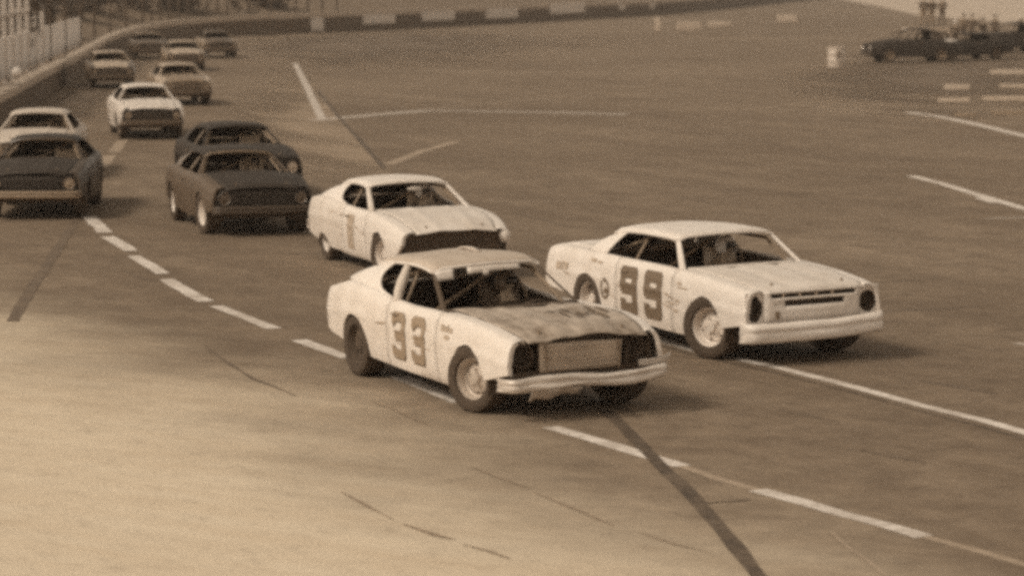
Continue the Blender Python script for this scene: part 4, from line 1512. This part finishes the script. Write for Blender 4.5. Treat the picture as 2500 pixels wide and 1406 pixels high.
for i, (p, q) in enumerate(zip(FP, FP[1:])):
    for z in (2.55, 3.3):
        MB().tube([p - foff + Vector((0, 0, z)), q - foff + Vector((0, 0, z))], .07, 6).obj("rail", M['post'] if fx[i] < 170 else M['bark'], fence)
    if i < 19:
        d = q - p
        n = max(2, int(d.length / 1.4))
        for k in range(n):
            a, b = p.lerp(q, (k + .02) / n), p.lerp(q, (k + .98) / n)
            m = MB()
            h = 1.42 + .08 * random.random()
            dd = (b - a).normalized()
            s_ = Vector((-dd.y, dd.x, 0)) * .02
            m.add([a + s_, b + s_, b + s_ + Vector((0, 0, h)), a + s_ + Vector((0, 0, h)), a - s_, b - s_, b - s_ + Vector((0, 0, h)), a - s_ + Vector((0, 0, h))],
                  [(0, 1, 2, 3), (5, 4, 7, 6), (3, 2, 6, 7), (0, 3, 7, 4), (1, 5, 6, 2)])
            o = m.obj("board", M['board'], fence)
            o.location = -foff + Vector((0, 0, .25))
# wire strands
m = MB()
for p, q in zip(FP, FP[1:]):
    for z in (1.9, 2.15, 2.4, 2.75, 3.0):
        m.tube([p - foff + Vector((0, 0, z)), q - foff + Vector((0, 0, z))], .012, 4, False)
o = m.obj("wire_mesh", M['wire'], fence, weld=False)
tag(o, kind='stuff')

# round white marker on the wall
mk = wall_pt(33)
lamp = empty("round_marker", mk + Vector((.1, .2, .93)), 0, "round white marker standing on the outer wall near the fence boards", "marker")
MB().tube([(0, 0, 0), (0, 0, .35)], .025, 8).obj("stem", M['post'], lamp)
MB().ball((0, 0, .48), .17, 10, 16).obj("globe", M['white'], lamp)

# ------------------------------------------------------------------ trees behind
leafv = []


def crown_mesh(seed, r, h, n, mat):
    rnd = random.Random(seed)
    m = MB()
    lobes = [(rnd.uniform(-.5, .5) * r, rnd.uniform(-.5, .5) * r, rnd.uniform(.25, .85) * h, rnd.uniform(.35, .6) * r) for _ in range(9)]
    for _ in range(n):
        lx, ly, lz, lr = rnd.choice(lobes)
        d = Vector((rnd.gauss(0, 1), rnd.gauss(0, 1), rnd.gauss(0, 1))).normalized()
        c = Vector((lx, ly, lz)) + d * lr * rnd.uniform(.55, 1.05)
        a = Vector((rnd.gauss(0, 1), rnd.gauss(0, 1), rnd.gauss(0, 1))).normalized()
        b = a.cross(d).normalized()
        s_ = rnd.uniform(.14, .34)
        m.cur = rnd.random() < .35
        m.add([c + a * s_, c + b * s_ * .6, c - a * s_, c - b * s_ * .6], [(0, 1, 2, 3)])
    return m.mesh("crown", [M['leaf'], M['leaf2']], weld=False)


crowns = [crown_mesh(k, 1.9, 2.6, 420, None) for k in range(3)]
rt = random.Random(5)
trunks = []
for k in range(3):
    m = MB()
    for q in range(5):
        a = q * 1.3 + k
        m.tube([(.1 * math.cos(a), .1 * math.sin(a), -.2), (.3 * math.cos(a), .3 * math.sin(a), .7), (.8 * math.cos(a), .8 * math.sin(a), 1.6)], [.05, .04, .015], 6)
    trunks.append(m.mesh("stem", M['bark']))
WHERE = ["at the near end of the boarded fence", "just behind the boards above the round white marker", "a little past the round white marker", "behind the boards at the middle of the straight fence",
         "between the middle boards and the last boards", "behind the last boards of the fence", "where the fence begins to bend", "at the middle of the bend in the wall", "just past the bend in the wall", "behind the posts before the first pale wall panel",
         "above the smallest pale wall panel", "between the smallest and the second pale wall panel", "above the second pale wall panel", "between the second and third pale wall panels"]
for k, px in enumerate([-40, 8, 40, 72, 104, 136, 172, 300, 400, 470, 560, 650, 760, 870]):
    i = min(range(161), key=lambda q: abs(xs[q] - px))
    p = wall_pt(px) + N[i] * (rt.uniform(3.6, 5.0) if px < 250 else rt.uniform(4, 7))
    t = empty("bush", (p.x, p.y, .7 if px < 250 else 1.0), rt.uniform(0, 6), "dark leafy bush on the bank " + WHERE[k], "bush", "bushes on the bank behind the wall")
    t.scale = (rt.uniform(1.1, 1.45),) * 3
    link(bpy.data.objects.new("stem", trunks[k % 3]), t)
    c = bpy.data.objects.new("crown", crowns[k % 3])
    link(c, t)

# ------------------------------------------------------------------ pale blocks along the infield edge
for nm, lab, px, py, w, h, d in [("marker_block", "long pale block on the infield edge beside the slim pale post", 1682, 75, 1.7, .62, .6), ("marker_block", "low flat pale block between two other pale blocks on the infield edge", 1757, 66, 1.8, .40, .6),
                                 ("marker_block", "pale block standing alone on the infield edge nearest the parked cars", 1922, 55, 1.7, .62, .6), ("marker_post", "slim pale post beside the long pale block on the infield", 1606, 76, .42, .98, .3)]:
    g = G(px, py)
    m = MB()
    m.box((0, 0, h / 2), (w, d, h))
    o = m.obj(nm, M['block'], bevel=.05)
    o.location = g
    o.rotation_euler = (0, 0, random.uniform(-.1, .1))
    tag(o, lab, "block" if nm == "marker_block" else "post", "pale markers along the infield edge")

# ------------------------------------------------------------------ low white parking stops
for k, (x0, x1, y, h, mt, lab) in enumerate([(2305, 2366, 219, .19, 'block', "bright low parking stop standing alone under the pale-hooded car"), (2418, 2530, 182, .20, 'block', "brightest and farthest low parking stop, just below the round roofed car"),
                                             (2290, 2366, 249, .13, 'tan', "dull low parking stop just below the bright lone one"), (2400, 2545, 246, .16, 'tan', "long dull low parking stop on the line of the second stop row"),
                                             (2440, 2550, 214, .13, 'tan', "dull low parking stop between the brightest one and the long one"), (2330, 2382, 283, .10, 'mid', "faint short parking stop just above the upper white stall line"),
                                             (2420, 2550, 279, .11, 'mid', "faint long parking stop just above the upper white stall line")]):
    a, b_ = G(x0, y), G(x1, y)
    L_ = (b_ - a).length
    m = MB()
    m.grid(lambda u, v: (lerp(-L_ / 2, L_ / 2, u), .11 * math.cos(math.pi * v), h * min(1, 1.6 * math.sin(math.pi * v))), 4, 8)
    m.add([(s_ * L_ / 2, .11 * math.cos(math.pi * q / 8), h * min(1, 1.6 * math.sin(math.pi * q / 8))) for s_ in (-1,) for q in range(9)], [tuple(range(9))])
    m.add([(L_ / 2, .11 * math.cos(math.pi * q / 8), h * min(1, 1.6 * math.sin(math.pi * q / 8))) for q in range(9)], [tuple(range(9))])
    o = m.obj("parking_stop", M[mt])
    o.location = (a + b_) / 2
    tag(o, lab, "parking stop", "low parking stops in the infield")

# ------------------------------------------------------------------ the group in the infield
g = G(2042, 165)
br = empty("barrel", g, 0, "white barrel with a dark painted mark standing in front of the parked cars", "barrel")
m = MB()
rr = [(0, .38), (.02, .41), (.30, .41), (.32, .425), (.34, .41), (.62, .41), (.64, .425), (.66, .41), (.94, .41), (.96, .42), (.97, .39), (.92, .38), (.3, .37)]
m.grid(lambda u, v: (rr[round(u * 12)][1] * math.cos(2 * math.pi * v), rr[round(u * 12)][1] * math.sin(2 * math.pi * v), rr[round(u * 12)][0]), 12, 24)
m.obj("drum", M['cream'], br)
m = MB()
m.grid(lambda u, v: (.417 * math.sin(lerp(-.12, .32, v)), -.417 * math.cos(lerp(-.12, .32, v)), lerp(.40, .78, u)), 4, 4)
m.obj("painted_mark", M['numdark'], br, .004)

GP = "cars parked in the infield"
old = GR
GR = GP
ca = far_car("parked_car", "long dark car parked side on with one bright front lamp, behind the white barrel", (2222, 152), -78, dict(OLD, seed=51, rear=-2.5, front=2.3, roof_x=(.10, -1.22)), dict(paint=M['black'], roof=M['darker'], hood=M['black'], nose=M['black'], bumper=M['darker'], rail=M['black'], header=M['black'], pillar=M['black'], grille=M['darker'], lamp=M['helmet']), .35, .22, 'rim_d', 0, cage=False)
cb = far_car("parked_car", "dark parked car with a pale streaked hood, in front of the people on the trailer", (2352, 146), -60, dict(LOW, seed=53), dict(paint=M['black'], hood=M['white2'], roof=M['black'], nose=M['black'], bumper=M['darker'], lamp=M['tan'], grille=M['darker']), .34, .22, 'rim_d', 0, cage=False)
cc = far_car("parked_car", "dark round roofed parked car behind the person in pale trousers", (2470, 128), -66, dict(OLD, seed=57), dict(paint=M['black'], roof=M['black'], hood=M['black'], nose=M['black'], bumper=M['darker'], grille=M['darker'], lamp=M['mid'], rail=M['black'], header=M['black']), .35, .22, 'rim_d', 0, cage=False)
GR = old

g = G(2275, 104)
tr = empty("flatbed_trailer", g, R(6), "pale flatbed trailer carrying three standing people behind the parked cars", "trailer")
MB().box((0, 0, .82), (3.2, 1.8, .10)).obj("deck", M['board'], tr)
for y in (-.92, .92):
    MB().box((0, y, .80), (3.3, .05, .22)).obj("side_rail", M['tan'], tr)
for x in (-.5, .5):
    for y in (-.8, .8):
        o = bpy.data.objects.new("wheel", TYRE[(.34, .22)] if (.34, .22) in TYRE else tyre_mesh(.34, .22))
        o.location = (x, y, .34)
        link(o, tr)
MB().tube([(-1.6, 0, .75), (-2.6, 0, .5)], .05, 8).obj("drawbar", M['under'], tr)
tm = Matrix.Translation(g) @ Matrix.Rotation(R(6), 4, 'Z')
for x, y, rz, top, legs, pose, lab in [(-.62, -.2, .3, M['cloth_d'], M['cloth_m'], 1, "person in dark jacket with bent arms, first of three on the trailer"), (.0, .2, -.2, M['cloth_d'], M['cloth_m'], 0, "person in dark jacket with hanging arms, middle of three on the trailer"),
                                       (.60, -.1, -.5, M['cloth_d'], M['cloth_d'], 1, "person all in dark clothes, last of three on the trailer")]:
    p = tm @ Vector((x, y, .87))
    person(lab, p, rz, top, legs, pose, scale=1.12)
p = G(2398, 128)
person("person in dark top and pale trousers with one arm raised beside parked cars", p, .4, M['cloth_d'], M['cloth_w'], 2, scale=1.06)
p = G(2372, 112)
person("person in dark clothes standing just behind the one in pale trousers", p, -.3, M['cloth_d'], M['cloth_d'], 0, scale=1.08)
p = G(2352, 108)
person("person in mid brown jacket between the white-capped one and the raised arm", p, .5, M['cloth_m'], M['cloth_d'], 1, scale=1.05)
p = G(2428, 112)
person("person in dark clothes with hanging arms behind the dark round roofed car", p, -.5, M['cloth_d'], M['cloth_d'], 0, scale=1.05)
p = G(2331, 130)
person("person in dark clothes and white cap behind the pale streaked hood", p, .1, M['cloth_d'], M['cloth_d'], 1, hair=M['helmet'])
p = G(2492, 110)
person("person in dark clothes and white cap beyond the dark round roofed car", p, .6, M['cloth_d'], M['cloth_d'], 1, hair=M['helmet'])

# ------------------------------------------------------------------ the hazy air
hz = MB().box((0, 420, 11), (840, 1000, 24)).obj("haze", None or M['asphalt'])
hz.data.materials.clear()
hm = bpy.data.materials.new("haze_air")
hm.use_nodes = True
hm.node_tree.nodes.clear()
ho = hm.node_tree.nodes.new("ShaderNodeOutputMaterial")
hv = hm.node_tree.nodes.new("ShaderNodeVolumePrincipled")
hv.inputs["Color"].default_value = sep(.8)
hv.inputs["Density"].default_value = .0005
hv.inputs["Anisotropy"].default_value = .0
hm.node_tree.links.new(hv.outputs[0], ho.inputs["Volume"])
hz.data.materials.append(hm)
tag(hz, kind='stuff')
